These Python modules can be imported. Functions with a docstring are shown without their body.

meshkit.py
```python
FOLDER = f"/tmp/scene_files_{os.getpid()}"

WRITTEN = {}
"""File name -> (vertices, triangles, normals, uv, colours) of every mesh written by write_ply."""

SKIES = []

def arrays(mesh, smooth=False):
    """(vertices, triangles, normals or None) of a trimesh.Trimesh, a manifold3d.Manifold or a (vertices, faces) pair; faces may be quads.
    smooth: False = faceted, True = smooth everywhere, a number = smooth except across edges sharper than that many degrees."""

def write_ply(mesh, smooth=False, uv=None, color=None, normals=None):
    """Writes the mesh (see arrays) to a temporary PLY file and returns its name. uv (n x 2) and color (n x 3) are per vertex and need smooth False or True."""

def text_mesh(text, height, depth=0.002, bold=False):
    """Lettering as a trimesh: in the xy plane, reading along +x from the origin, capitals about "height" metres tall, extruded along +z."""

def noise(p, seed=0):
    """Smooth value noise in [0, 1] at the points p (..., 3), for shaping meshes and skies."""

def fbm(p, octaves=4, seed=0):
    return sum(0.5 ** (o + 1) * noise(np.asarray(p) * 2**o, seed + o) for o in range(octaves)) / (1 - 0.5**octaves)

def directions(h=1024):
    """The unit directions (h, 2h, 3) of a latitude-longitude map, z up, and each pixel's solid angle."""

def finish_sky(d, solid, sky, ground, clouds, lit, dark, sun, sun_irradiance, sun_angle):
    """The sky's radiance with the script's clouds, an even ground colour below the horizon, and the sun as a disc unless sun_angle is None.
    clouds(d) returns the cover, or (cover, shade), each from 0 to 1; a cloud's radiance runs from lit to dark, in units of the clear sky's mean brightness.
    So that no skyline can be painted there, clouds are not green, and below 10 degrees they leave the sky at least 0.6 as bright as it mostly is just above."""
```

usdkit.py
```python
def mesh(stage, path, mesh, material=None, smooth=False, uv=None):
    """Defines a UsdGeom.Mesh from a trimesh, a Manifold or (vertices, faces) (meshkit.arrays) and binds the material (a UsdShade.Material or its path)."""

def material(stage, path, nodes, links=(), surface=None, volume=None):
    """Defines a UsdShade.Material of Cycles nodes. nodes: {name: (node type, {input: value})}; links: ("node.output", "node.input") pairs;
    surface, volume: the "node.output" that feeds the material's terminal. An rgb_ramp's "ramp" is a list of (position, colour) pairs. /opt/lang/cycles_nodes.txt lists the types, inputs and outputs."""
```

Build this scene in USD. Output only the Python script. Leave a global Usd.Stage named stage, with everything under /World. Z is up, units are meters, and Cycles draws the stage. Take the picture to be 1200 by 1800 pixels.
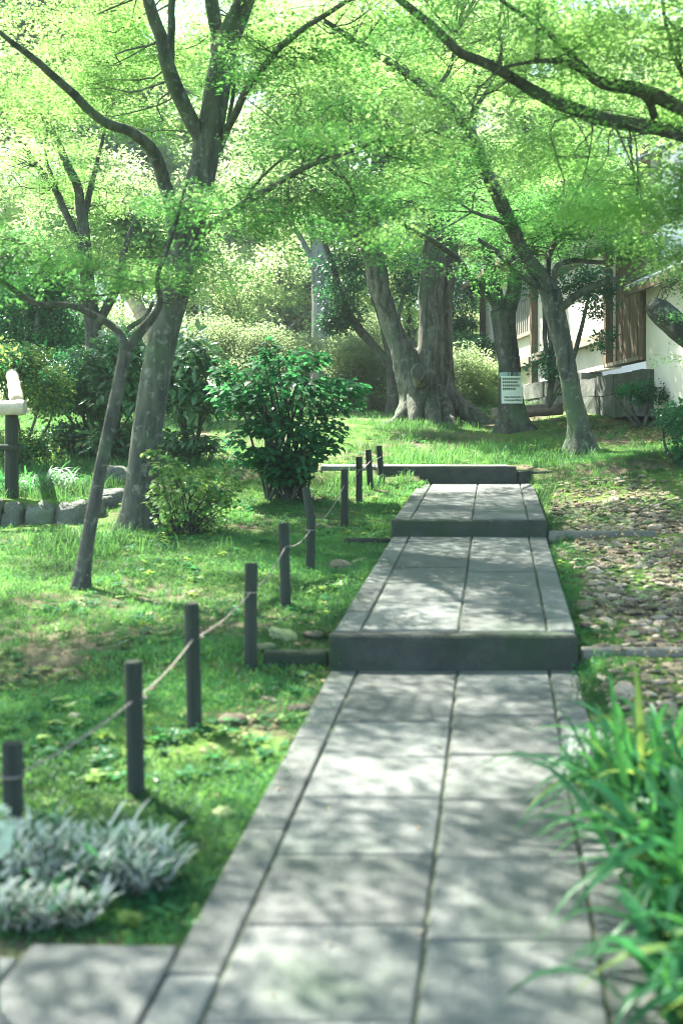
import math, random
import numpy as np, trimesh, manifold3d, usdkit, meshkit
from pxr import Usd, UsdGeom, UsdLux, UsdShade, Gf, Sdf, Vt

# ------------------------------------------------------------------ camera, sky, sun, exposure
stage = Usd.Stage.CreateInMemory()
UsdGeom.SetStageUpAxis(stage, 'Z'); UsdGeom.SetStageMetersPerUnit(stage, 1.0)
UsdGeom.Xform.Define(stage, '/World'); UsdGeom.Scope.Define(stage, '/World/Looks')
EYE, FPX, HOR = 1.683, 2000.0, 780.0
cam = UsdGeom.Camera.Define(stage, '/World/camera')
cam.CreateHorizontalApertureAttr(36.0); cam.CreateVerticalApertureAttr(54.0)
cam.CreateFocalLengthAttr(60.0)
cam.CreateVerticalApertureOffsetAttr(-(900 - HOR) / 1200 * 36.0)
cam.CreateFStopAttr(2.6); cam.CreateFocusDistanceAttr(18.5)
cam.CreateClippingRangeAttr((0.05, 5000.0))
cam.CreateExposureAttr(2.9)
cam.AddTranslateOp().Set((0, 0, EYE)); cam.AddRotateXOp().Set(90.0)

SUN_EL, SUN_AZ = math.radians(55), math.radians(-42)          # azimuth = atan2(x, y) of the direction towards the sun
sun_dir = np.array([math.sin(SUN_AZ) * math.cos(SUN_EL), math.cos(SUN_AZ) * math.cos(SUN_EL), math.sin(SUN_EL)])
M = lambda name, nodes, links, surface=None, volume=None: usdkit.material(stage, '/World/Looks/' + name, nodes, links, surface, volume)
skym = M('sky_look', {'s': ('sky_texture', {'sky_type': 'single_scattering', 'sun_disc': False, 'sun_elevation': SUN_EL, 'sun_rotation': SUN_AZ,
                                             'air_density': 1.0, 'aerosol_density': 2.0}),
                      'b': ('background_shader', {'strength': 0.08})}, [('s.color', 'b.color')], 'b.background')
dome = UsdLux.DomeLight.Define(stage, '/World/sky')
UsdShade.MaterialBindingAPI.Apply(dome.GetPrim()).Bind(skym)
dome.GetPrim().SetCustomDataByKey('kind', 'structure')
sun = UsdLux.DistantLight.Define(stage, '/World/sun')
sun.CreateIntensityAttr(1.25); sun.CreateAngleAttr(0.5); sun.CreateNormalizeAttr(True); sun.CreateColorAttr((1.0, 0.93, 0.86))
sun.AddRotateZOp().Set(-math.degrees(SUN_AZ) + 180.0); sun.AddRotateXOp().Set(90.0 - math.degrees(SUN_EL))

# ------------------------------------------------------------------ helpers
rng = np.random.default_rng(7)
names = {}
def numbered(parent, name):
    k = (parent, name); n = names.get(k, 0); names[k] = n + 1
    return name if n == 0 else '%s_%03d' % (name, n)
def path_of(name, parent=None):
    p = parent or '/World'
    return p + '/' + numbered(p, name)
def tag(prim, label=None, cat=None, group=None, kind=None):
    prim = prim.GetPrim() if hasattr(prim, 'GetPrim') else stage.GetPrimAtPath(prim)
    for k, v in (('label', label), ('category', cat), ('group', group), ('kind', kind)):
        if v: prim.SetCustomDataByKey(k, v)
def thing(name, base, label=None, cat=None, group=None, kind=None):
    p = path_of(name)
    x = UsdGeom.Xform.Define(stage, p); x.AddTranslateOp().Set(tuple(float(c) for c in base))
    tag(x, label, cat, group, kind)
    T[p] = np.asarray(base, float)
    return p
T = {'/World': np.zeros(3)}
def origin(parent):
    return T.get(parent or '/World', np.zeros(3))
def obj(name, m, mat, parent=None, smooth=False, label=None, cat=None, group=None, kind=None):
    """one Mesh prim; the mesh is given in world coordinates"""
    if isinstance(m, trimesh.Trimesh): v, f = np.array(m.vertices), np.array(m.faces)
    else: v, f = np.asarray(m[0], float), np.asarray(m[1], int)
    o = origin(parent)
    p = path_of(name, parent)
    usdkit.mesh(stage, p, (v - o, f), mat, smooth)
    T[p] = o
    tag(p, label, cat, group, kind)
    return p
def cat_m(ms):
    vs, fs, n = [], [], 0
    for v, f in ms:
        v = np.asarray(v); f = np.asarray(f)
        if len(v) == 0: continue
        if f.shape[1] == 4: f = np.vstack([f[:, [0, 1, 2]], f[:, [0, 2, 3]]])
        vs.append(v); fs.append(f + n); n += len(v)
    return np.vstack(vs), np.vstack(fs)
def W(px, py, d):
    return np.array([(px - 600) / FPX * d, d, EYE + (HOR - py) / FPX * d])
def box(x0, x1, y0, y1, z0, z1, ch=0.0):
    """chamfered box"""
    if ch <= 0:
        b = trimesh.creation.box(bounds=[[x0, y0, z0], [x1, y1, z1]]); return np.array(b.vertices), np.array(b.faces)
    pts = []
    for sx, sy, sz in np.ndindex(2, 2, 2):
        x, y, z = (x0, x1)[sx], (y0, y1)[sy], (z0, z1)[sz]
        dx, dy, dz = ch * (1 - 2 * sx), ch * (1 - 2 * sy), ch * (1 - 2 * sz)
        pts += [[x + dx, y + dy, z], [x + dx, y, z + dz], [x, y + dy, z + dz]]
    h = trimesh.Trimesh(np.array(pts)).convex_hull
    return np.array(h.vertices), np.array(h.faces)
def spline(P, n):
    """Catmull-Rom through the rows of P, n points"""
    P = np.asarray(P, float)
    if len(P) < 3:
        return np.stack([np.interp(np.linspace(0, 1, n), np.linspace(0, 1, len(P)), P[:, k]) for k in range(P.shape[1])], 1)
    Q = np.vstack([2 * P[0] - P[1], P, 2 * P[-1] - P[-2]])
    t = np.linspace(0, len(P) - 1 - 1e-9, n); i = t.astype(int); u = (t - i)[:, None]
    a, b, c, d = Q[i], Q[i + 1], Q[i + 2], Q[i + 3]
    return .5 * (2 * b + (c - a) * u + (2 * a - 5 * b + 4 * c - d) * u**2 + (3 * b - a - 3 * c + d) * u**3)
def tube(P, R, sides=8, bump=0.0, seed=0, freq=6.0, cap=True):
    P = np.asarray(P, float); R = np.broadcast_to(np.asarray(R, float), (len(P),))
    tan = np.gradient(P, axis=0); tan /= np.linalg.norm(tan, axis=1, keepdims=True) + 1e-12
    ref = np.array([0.31, 0.9, 0.2]); u = np.cross(tan, ref); u /= np.linalg.norm(u, axis=1, keepdims=True) + 1e-12
    w = np.cross(tan, u)
    a = np.linspace(0, 2 * math.pi, sides, endpoint=False)
    ring = np.cos(a)[None, :, None] * u[:, None] + np.sin(a)[None, :, None] * w[:, None]
    rr = R[:, None]
    if bump:
        q = P[:, None] + ring * R[:, None, None]
        s = np.array([freq, freq, freq * .35])
        rr = rr * (1 + bump * (meshkit.fbm(q * s, 3, seed) - .5) * 2)
    V = (P[:, None] + ring * rr[..., None]).reshape(-1, 3)
    i, j = np.meshgrid(np.arange(len(P) - 1), np.arange(sides), indexing='ij'); j2 = (j + 1) % sides
    q = np.stack([i * sides + j, i * sides + j2, (i + 1) * sides + j2, (i + 1) * sides + j], -1).reshape(-1, 4)
    F = np.vstack([q[:, [0, 1, 2]], q[:, [0, 2, 3]]])
    if cap:
        V = np.vstack([V, P[0], P[-1]]); n0, n1 = len(V) - 2, len(V) - 1; k = np.arange(sides); k2 = (k + 1) % sides
        e = (len(P) - 1) * sides
        F = np.vstack([F, np.stack([np.full(sides, n0), k2, k], 1), np.stack([np.full(sides, n1), e + k, e + k2], 1)])
    return V, F
def limb_world(pts):
    """[(px, py, d, r_px)] -> points and radii in metres"""
    pts = np.array(pts, float)
    P = np.array([W(a, b, c) for a, b, c, _ in pts]); R = pts[:, 3] / FPX * pts[:, 2]
    return P, R
def limb(pts, sides=10, n=None, bump=.06, seed=0, freq=6.0, wob=0.0):
    P, R = limb_world(pts)
    n = n or max(8, 4 * len(pts))
    S = spline(np.hstack([P, R[:, None]]), n)
    if wob: S[1:-1, :3] += (np.stack([meshkit.fbm(S[1:-1, :3] * 3 + k * 9.1, 2, seed + k) for k in range(3)], 1) - .5) * wob
    return S[:, :3], np.maximum(S[:, 3], .003), tube(S[:, :3], np.maximum(S[:, 3], .003), sides, bump, seed, freq)

# ------------------------------------------------------------------ materials
def ramp(*st): return ('rgb_ramp', {'ramp': [(p, c) for p, c in st]})
def leafy(name, c0, c1, trans, tfac=.5, rough=.45, spec=.35, noise=.7, dark=.6):
    """leaf: colour varies leaf by leaf and clump by clump, light comes through it"""
    return M(name, {
        'g': ('geometry', {}), 'r': ramp((0, c0), (1, c1)),
        'n': ('noise_texture', {'scale': noise, 'detail': 2.0}),
        'k': ('map_range', {'from_min': .35, 'from_max': .65, 'to_min': dark, 'to_max': 1.15, 'clamp': True}),
        'mul': ('mix_color', {'blend_type': 'multiply', 'fac': 1.0, 'use_clamp': False}),
        'mul2': ('mix_color', {'blend_type': 'multiply', 'fac': 1.0, 'use_clamp': False, 'a': trans}),
        'p': ('principled_bsdf', {'roughness': rough, 'specular_ior_level': spec}),
        't': ('translucent_bsdf', {}), 'm': ('mix_closure', {'fac': tfac})},
        [('g.random_per_island', 'r.fac'), ('g.position', 'n.vector'), ('n.fac', 'k.value'), ('r.color', 'mul.a'), ('k.result', 'mul.b'), ('k.result', 'mul2.b'),
         ('mul.result', 'p.base_color'), ('mul2.result', 't.color'), ('p.BSDF', 'm.closure1'), ('t.BSDF', 'm.closure2')], 'm.closure')
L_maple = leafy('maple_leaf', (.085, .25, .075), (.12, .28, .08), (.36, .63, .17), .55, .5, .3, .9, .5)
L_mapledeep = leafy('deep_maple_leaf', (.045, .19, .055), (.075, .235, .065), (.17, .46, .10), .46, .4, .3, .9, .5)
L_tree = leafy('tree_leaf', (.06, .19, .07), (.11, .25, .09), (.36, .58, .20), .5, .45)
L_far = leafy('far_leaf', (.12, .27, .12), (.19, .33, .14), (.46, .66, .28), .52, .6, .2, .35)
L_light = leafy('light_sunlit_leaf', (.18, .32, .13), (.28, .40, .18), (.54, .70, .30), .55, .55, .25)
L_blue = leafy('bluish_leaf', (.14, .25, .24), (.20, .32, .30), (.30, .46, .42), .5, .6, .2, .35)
L_dark = leafy('dark_glossy_leaf', (.025, .11, .05), (.05, .17, .07), (.08, .30, .10), .3, .3, .5)
L_hyd = leafy('hydrangea_leaf', (.022, .12, .045), (.048, .185, .06), (.08, .38, .11), .36, .6, .12, 2.2, .6)
L_lime = leafy('lime_leaf', (.16, .30, .06), (.26, .38, .08), (.42, .62, .12), .45, .5)
L_pale = leafy('pale_azalea_leaf', (.16, .27, .12), (.30, .38, .20), (.44, .58, .26), .45, .55, .25)
L_gloss = leafy('shiny_leaf', (.07, .18, .08), (.16, .26, .14), (.16, .36, .12), .25, .22, .7)
L_strap = leafy('strap_leaf', (.025, .13, .045), (.06, .21, .05), (.10, .38, .08), .4, .4, .35, 2.5, .7)
L_silver = leafy('silver_leaf', (.60, .64, .55), (.80, .82, .74), (.36, .48, .38), .3, .7, .1, 3.0, .8)
L_grass = leafy('grass_blade', (.04, .17, .06), (.11, .25, .06), (.17, .40, .08), .40, .5, .25, 1.1, .5)
L_dry = leafy('dry_leaf', (.30, .24, .14), (.50, .42, .28), (.3, .25, .12), .2, .7, .2)

def bark(name, c0, c1, sc=9.0, moss=None, mossamt=.0, str_=1.0, lich=(.16, .18, .145)):
    nodes = {'g': ('geometry', {}), 'mp': ('mapping', {'scale': (1, 1, .22)}),
             'n': ('noise_texture', {'scale': sc, 'detail': 6.0, 'roughness': .65}), 'r': ramp((.38, c0), (.62, c1)),
             'l': ('noise_texture', {'scale': 11.0, 'detail': 5.0, 'roughness': .7}), 'lr': ramp((.56, (0, 0, 0)), (.63, (.55, .55, .55))), 'ml': ('mix_color', {'b': lich}),
             'n2': ('noise_texture', {'scale': 1.7, 'detail': 4.0}), 'r2': ramp((.5 - mossamt, (0, 0, 0)), (.66 - mossamt, (1, 1, 1))),
             'mx': ('mix_color', {'b': moss or c0}), 'b': ('bump', {'strength': str_, 'distance': .03}),
             'p': ('principled_bsdf', {'roughness': .85, 'specular_ior_level': .2})}
    links = [('g.position', 'mp.vector'), ('mp.vector', 'n.vector'), ('n.fac', 'r.fac'), ('g.position', 'n2.vector'), ('n2.fac', 'r2.fac'), ('r2.color', 'mx.fac'),
             ('r.color', 'mx.a'), ('mx.result', 'ml.a'), ('g.position', 'l.vector'), ('l.fac', 'lr.fac'), ('lr.color', 'ml.fac'), ('ml.result', 'p.base_color'), ('n.fac', 'b.height'), ('b.normal', 'p.normal')]
    return M(name, nodes, links, 'p.BSDF')
B_maple = bark('maple_bark', (.026, .034, .026), (.075, .085, .064), 10, (.05, .085, .042), .0)
B_dark = bark('dark_bark', (.025, .03, .024), (.07, .075, .058), 14, (.06, .10, .05), -.02)
B_grey = bark('grey_bark', (.07, .085, .07), (.24, .26, .22), 8, (.12, .17, .11), -.02)
B_camphor = bark('camphor_bark', (.034, .041, .032), (.13, .13, .10), 13, (.055, .085, .05), .0, 1.2)
B_tan = bark('tan_bark', (.28, .23, .15), (.45, .38, .26), 8)

def stone(name, c0, c1, sc=14, moss=None, mossamt=0., speck=160, str_=.35, rough=.85):
    return M(name, {'g': ('geometry', {}), 'n': ('noise_texture', {'scale': sc, 'detail': 6.0, 'roughness': .6}), 'r': ramp((.3, c0), (.7, c1)),
                    's': ('noise_texture', {'scale': speck, 'detail': 2.0}), 'sr': ramp((.3, (.62, .62, .62)), (.7, (1.25, 1.25, 1.25))),
                    'mu': ('mix_color', {'blend_type': 'multiply', 'fac': 1.0, 'use_clamp': False}),
                    'n2': ('noise_texture', {'scale': 1.6, 'detail': 5.0, 'roughness': .6}), 'r2': ramp((.52 - mossamt, (0, 0, 0)), (.72 - mossamt, (1, 1, 1))),
                    'mx': ('mix_color', {'b': moss or c0}), 'h': ('math', {'math_type': 'add'}), 'b': ('bump', {'strength': str_, 'distance': .012}),
                    'i': ('map_range', {'to_min': .76, 'to_max': 1.2}), 'mu2': ('mix_color', {'blend_type': 'multiply', 'fac': 1.0, 'use_clamp': False}), 'oi': ('object_info', {}),
                    'p': ('principled_bsdf', {'roughness': rough, 'specular_ior_level': .25})},
             [('g.position', 'n.vector'), ('g.position', 's.vector'), ('g.position', 'n2.vector'), ('n.fac', 'r.fac'), ('s.fac', 'sr.fac'), ('r.color', 'mu.a'), ('sr.color', 'mu.b'),
              ('n2.fac', 'r2.fac'), ('r2.color', 'mx.fac'), ('mu.result', 'mx.a'), ('oi.random', 'i.value'), ('mx.result', 'mu2.a'), ('i.result', 'mu2.b'), ('mu2.result', 'p.base_color'),
              ('n.fac', 'h.value1'), ('s.fac', 'h.value2'), ('h.value', 'b.height'), ('b.normal', 'p.normal')], 'p.BSDF')
S_slab = stone('paving_granite', (.074, .088, .078), (.140, .152, .139), 3.2, (.055, .08, .056), -.02, 170, .5)
S_riser = stone('shaded_riser_stone', (.018, .024, .019), (.045, .052, .043), 6, (.016, .032, .015), .08, 120, .6)  # shade on the step fronts is put into this near-black base colour
S_joint = stone('dark_joint_mortar', (.05, .07, .045), (.09, .11, .07), 20)
S_wall = stone('foundation_stone', (.06, .07, .06), (.14, .155, .13), 5, (.05, .08, .042), .02, 60, .8)
S_river = [stone('river_stone_' + n, a, b, 10, (.16, .22, .09), m, 70, .5) for n, a, b, m in
           (('pale', (.24, .20, .145), (.40, .345, .26), -.06), ('brown', (.09, .075, .05), (.175, .145, .10), 0.02), ('grey', (.10, .085, .06), (.19, .165, .118), 0.0), ('mossy', (.10, .13, .06), (.18, .20, .11), .14))]

def wood(name, c0, c1, ax='z', sc=30, rough=.75):
    s = {'z': (1, 1, .06), 'y': (1, .06, 1), 'x': (.06, 1, 1)}[ax]
    return M(name, {'g': ('geometry', {}), 'mp': ('mapping', {'scale': s}), 'n': ('noise_texture', {'scale': sc, 'detail': 5.0, 'roughness': .6}), 'r': ramp((.3, c0), (.7, c1)),
                    'b': ('bump', {'strength': .4, 'distance': .006}), 'p': ('principled_bsdf', {'roughness': rough, 'specular_ior_level': .25})},
             [('g.position', 'mp.vector'), ('mp.vector', 'n.vector'), ('n.fac', 'r.fac'), ('r.color', 'p.base_color'), ('n.fac', 'b.height'), ('b.normal', 'p.normal')], 'p.BSDF')
W_post = wood('charred_post', (.011, .017, .011), (.030, .041, .029), 'z', 30, .95)
W_beam = wood('weathered_beam', (.16, .15, .11), (.30, .28, .21), 'y')
W_frame = wood('brown_frame', (.085, .065, .04), (.17, .13, .08))
W_door = wood('door_board', (.07, .055, .035), (.14, .11, .07))
W_slat = wood('grey_slat', (.30, .30, .26), (.45, .44, .38))
W_edge = wood('edging_board', (.07, .075, .06), (.16, .16, .13), 'x')
W_bench = wood('bench_log', (.10, .085, .06), (.20, .17, .12), 'x')
W_bamboo = wood('bamboo_pole', (.24, .23, .18), (.40, .37, .29), 'y', 18, .45)
def plain(name, c, rough=.8, sc=6, var=.12, spec=.3):
    c = np.array(c)
    return M(name, {'g': ('geometry', {}), 'n': ('noise_texture', {'scale': sc, 'detail': 5.0}), 'r': ramp((.3, c * (1 - var)), (.7, np.minimum(c * (1 + var), .9))), 'p': ('principled_bsdf', {'roughness': rough, 'specular_ior_level': spec})},
             [('g.position', 'n.vector'), ('n.fac', 'r.fac'), ('r.color', 'p.base_color')], 'p.BSDF')
P_plaster = plain('cream_plaster', (.74, .71, .62), .9, 1.5, .07)
P_dark = plain('dark_interior', (.05, .055, .05))
P_tile = plain('roof_tile_clay', (.26, .29, .29), .5, 8, .2, .5)
P_paper = plain('notice_paper', (.62, .68, .60), .6, 30, .03)
P_ink = plain('notice_ink', (.02, .03, .025))
P_band = plain('clear_band', (.12, .22, .18), .25, 30, .1, .5)
P_rope = wood('fence_rope_fibre', (.11, .10, .08), (.24, .22, .18), 'z', 120)
P_yellow = plain('yellow_petal', (.55, .40, .10))
P_flower = plain('pale_green_flower', (.48, .60, .44), .7, 40, .15)

ground_m = M('lawn_soil', {
    'g': ('geometry', {}), 'n1': ('noise_texture', {'scale': .9, 'detail': 6.0, 'roughness': .62}), 'n2': ('noise_texture', {'scale': 14.0, 'detail': 6.0, 'roughness': .7}),
    'n3': ('noise_texture', {'scale': 90.0, 'detail': 3.0}),
    'moss': ramp((.25, (.045, .11, .03)), (.5, (.085, .17, .035)), (.75, (.17, .23, .05))), 'soil': ramp((.25, (.07, .065, .04)), (.6, (.15, .135, .085)), (.8, (.28, .25, .17))),
    'f': ramp((.46, (0, 0, 0)), (.57, (1, 1, 1))), 'ad': ('math', {'math_type': 'multiply_add', 'value2': .35}), 'mx': ('mix_color', {}),
    'h': ('math', {'math_type': 'add'}), 'b': ('bump', {'strength': .9, 'distance': .03}), 'p': ('principled_bsdf', {'roughness': .95, 'specular_ior_level': .1})},
    [('g.position', 'n1.vector'), ('g.position', 'n2.vector'), ('g.position', 'n3.vector'), ('n2.fac', 'ad.value1'), ('n1.fac', 'ad.value3'), ('n2.fac', 'moss.fac'), ('n2.fac', 'soil.fac'),
     ('n1.fac', 'f.fac'), ('f.color', 'mx.fac'), ('moss.color', 'mx.a'), ('soil.color', 'mx.b'), ('mx.result', 'p.base_color'), ('n2.fac', 'h.value1'), ('n3.fac', 'h.value2'), ('h.value', 'b.height'), ('b.normal', 'p.normal')], 'p.BSDF')

# ------------------------------------------------------------------ terrain
SK = 0.135                                                # the path drifts right as it climbs
XL = lambda y: -.06 + SK * (y - 6.26)                     # its left edge
XR = lambda y: XL(y) + 1.355
GY = [-6, 0, 3, 6.2, 6.5, 10, 11, 12.4, 13, 13.35, 13.6, 14.6, 18, 20, 25, 30, 45, 90]
GZ = [-.45, -.03, .18, .41, .50, .79, .87, 1.03, 1.17, 1.25, 1.38, 1.44, 1.86, 2.05, 2.40, 2.7, 3.5, 6.0]
def ground(x, y, fine=True):
    x = np.asarray(x, float); y = np.asarray(y, float)
    wr = np.clip((x - XR(y)) / .2, 0, 1) * (y > 4.4) * (y < 12.8)
    z = np.interp(y, GY, GZ) * (1 - wr) + wr * np.interp(y, [4.4, 6.3, 6.36, 9.98, 10.06, 12.8], [.305, .505, .515, .845, .86, 1.13]) + .12 * np.clip(x - 2.4, 0, 4.5) * np.clip((y - 9) / 5, 0, 1)
    z = z - .02 * np.clip(-x - 1.0, 0, 3) * np.clip((y - 4) / 4, 0, 1)
    if fine:
        z = z + .09 * (meshkit.fbm(np.stack([x * .8, y * .8, 0 * x], -1), 3, 4) - .5) * np.clip(np.minimum(abs(x - XL(y)), abs(x - XR(y))) / .6, .1, 1)
    ter = (x < -2.62) & (y > 11.55)                       # the raised bed on the left
    z = np.where(ter, np.maximum(z, 1.10 + .055 * (y - 11.55) + .03 * (meshkit.noise(np.stack([x * 2, y * 2, 0 * x], -1), 3) - .5)), z)
    return z
def G(x, y): return float(ground(np.array([x]), np.array([y]))[0])
xs = np.unique(np.concatenate([np.linspace(-60, -8, 30), np.linspace(-8, -3.2, 40), np.linspace(-3.2, 4.2, 130), np.linspace(4.2, 9, 30), np.linspace(9, 60, 30), [-2.63, -2.61]]))
ys = np.unique(np.concatenate([np.linspace(-6, 2.5, 14), np.linspace(2.5, 15, 210), np.linspace(15, 30, 80), np.linspace(30, 95, 40), [11.54, 11.56]]))
gx, gy = np.meshgrid(xs, ys, indexing='ij'); gz = ground(gx, gy)
inpath = (gx > XL(gy) + .04) & (gx < XR(gy) - .04) & (gy < 13.55)
gz = np.where(inpath, np.minimum(gz, np.where(gy < 6.3, .07 * gy, np.where(gy < 10.1, .6 + .063 * (gy - 6.26), 1.0 + .06 * (gy - 10.04))) - .22), gz)
inland = (gx > .45) & (gx < 2.04) & (gy > 13.55) & (gy < 14.2)
gz = np.where(inland, 1.2, gz)
incross = (gx < XL(gy) + .06) & (gx > -5) & (gy < 3.16); gz = np.where(incross, gz - .15, gz)
i, j = np.meshgrid(np.arange(len(xs) - 1), np.arange(len(ys) - 1), indexing='ij'); n = len(ys)
q = np.stack([i * n + j, (i + 1) * n + j, (i + 1) * n + j + 1, i * n + j + 1], -1).reshape(-1, 4)
obj('ground', (np.stack([gx, gy, gz], -1).reshape(-1, 3), np.vstack([q[:, [0, 1, 2]], q[:, [0, 2, 3]]])), ground_m, smooth=True, kind='structure')

# ------------------------------------------------------------------ stepped stone path
def tread(y): return np.where(y < 6.26, .07 * y, np.where(y < 10.04, .625 + .0635 * (y - 6.26), np.where(y < 13.5, 1.005 + .06 * (y - 10.04), 1.413 + .02 * (y - 13.5))))
path = thing('path', (0, 0, 0), kind='structure')
def slab(x0, x1, y0, y1, z0, z1, th=.09, ch=.008, rnd=None, skew=SK):
    """paving slab: top corners follow the fall of the tread, edges chamfered"""
    r = rnd or random.Random(int((x0 * 7 + y0 * 131) * 1000) & 0xffff)
    dz = r.uniform(-.004, .004); tx = r.uniform(-.003, .003)
    pts = []
    for (y, z) in ((y0, z0), (y1, z1)):
        for k, x in enumerate((x0, x1)):
            sx = 1 if k == 0 else -1; sy = 1 if y == y0 else -1
            X = x + skew * (y - 6.26); zz = z + dz + (tx if k else -tx)
            pts += [[X + sx * ch, y + sy * ch, zz], [X, y + sy * ch, zz - ch], [X + sx * ch, y, zz - ch], [X, y, zz - th]]
    h = trimesh.Trimesh(np.array(pts)).convex_hull
    return np.array(h.vertices), np.array(h.faces)
r_ = random.Random(5)
cols = [(-.06, .085), (.097, .635), (.647, 1.135), (1.147, 1.295)]
def tread_slabs(y0, y1, lens, zf, start=(0, 0, 0, 0)):
    for c, (a, b) in enumerate(cols):
        y = y0 + start[c]
        ln = lens[c]
        first = True
        if start[c] > .02:
            obj('slab' if c in (1, 2) else 'border_stone', slab(a, b, y0, y - .005, float(zf(y0)), float(zf(y - .005))), S_slab, path)
        while y < y1 - .02:
            e = min(y + ln * r_.uniform(.94, 1.06), y1)
            if y1 - e < .2: e = y1
            z0, z1 = float(zf(y)), float(zf(e - .005))
            obj('slab' if c in (1, 2) else 'border_stone', slab(a, b, y, e - (.005 if e < y1 else 0), z0, z1), S_slab, path)
            y = e
low = lambda y: .07 * y; mid = lambda y: .625 + .0635 * (y - 6.26); top = lambda y: 1.005 + .06 * (y - 10.04)
tread_slabs(1.2, 6.255, (.95, .48, .52, 1.0), low, (.0, .28, .1, .3))
tread_slabs(6.40, 10.035, (.9, .62, .7, .9), mid, (.5, .2, .45, .3))
tread_slabs(10.18, 13.49, (.9, .75, .7, .9), top, (.4, .3, .5, .2))
# mortar beds below the slabs
def bed(y0, y1, zf, d=.016):
    x0, x1 = -.05, 1.285
    v = []
    for y in (y0, y1):
        for x in (x0, x1):
            X = x + SK * (y - 6.26); v += [[X, y, float(zf(y)) - d], [X, y, float(zf(y)) - .3]]
    h = trimesh.Trimesh(np.array(v)).convex_hull
    return np.array(h.vertices), np.array(h.faces)
for a in ((1.2, 6.25, low), (6.36, 10.03, mid), (10.14, 13.48, top)):
    obj('mortar_bed', bed(*a), S_joint, path)
# riser blocks (step fronts), the last one carries on left and right as the landing's edge
def riser(x0, x1, y, zb, zt, depth=.14):
    v, f = box(x0, x1, y, y + depth, zb, zt, .012)
    m = trimesh.Trimesh(v, f).subdivide().subdivide().subdivide()
    p = np.array(m.vertices); p += .018 * (np.stack([meshkit.fbm(p * 9 + k * 5, 3, k) for k in range(3)], 1) - .5)
    return p, np.array(m.faces)
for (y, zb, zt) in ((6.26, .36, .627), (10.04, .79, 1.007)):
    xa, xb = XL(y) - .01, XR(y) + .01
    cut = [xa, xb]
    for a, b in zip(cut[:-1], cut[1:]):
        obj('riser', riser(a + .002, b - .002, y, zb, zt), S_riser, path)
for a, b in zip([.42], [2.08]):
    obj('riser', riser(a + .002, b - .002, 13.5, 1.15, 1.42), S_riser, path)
for k, (a, b) in enumerate(((-.25, .41), (.42, 1.3), (1.31, 2.06))):
    obj('slab', slab(a, b, 13.68, 14.22, 1.412, 1.425, skew=0), S_slab, path)
# the wider cross paving at the bottom left
for k, (a, b, yb) in enumerate(((-.50, -.072, 3.30), (-1.10, -.512, 3.24), (-1.75, -1.112, 3.21))):
    obj('slab', slab(a, b, 1.4, yb, .07 * 1.4 - .003, .07 * yb - .003), S_slab, path)
obj('mortar_bed', box(-2.6, -.75, 1.55, 2.9, -.3, .07), S_joint, path)

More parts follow.
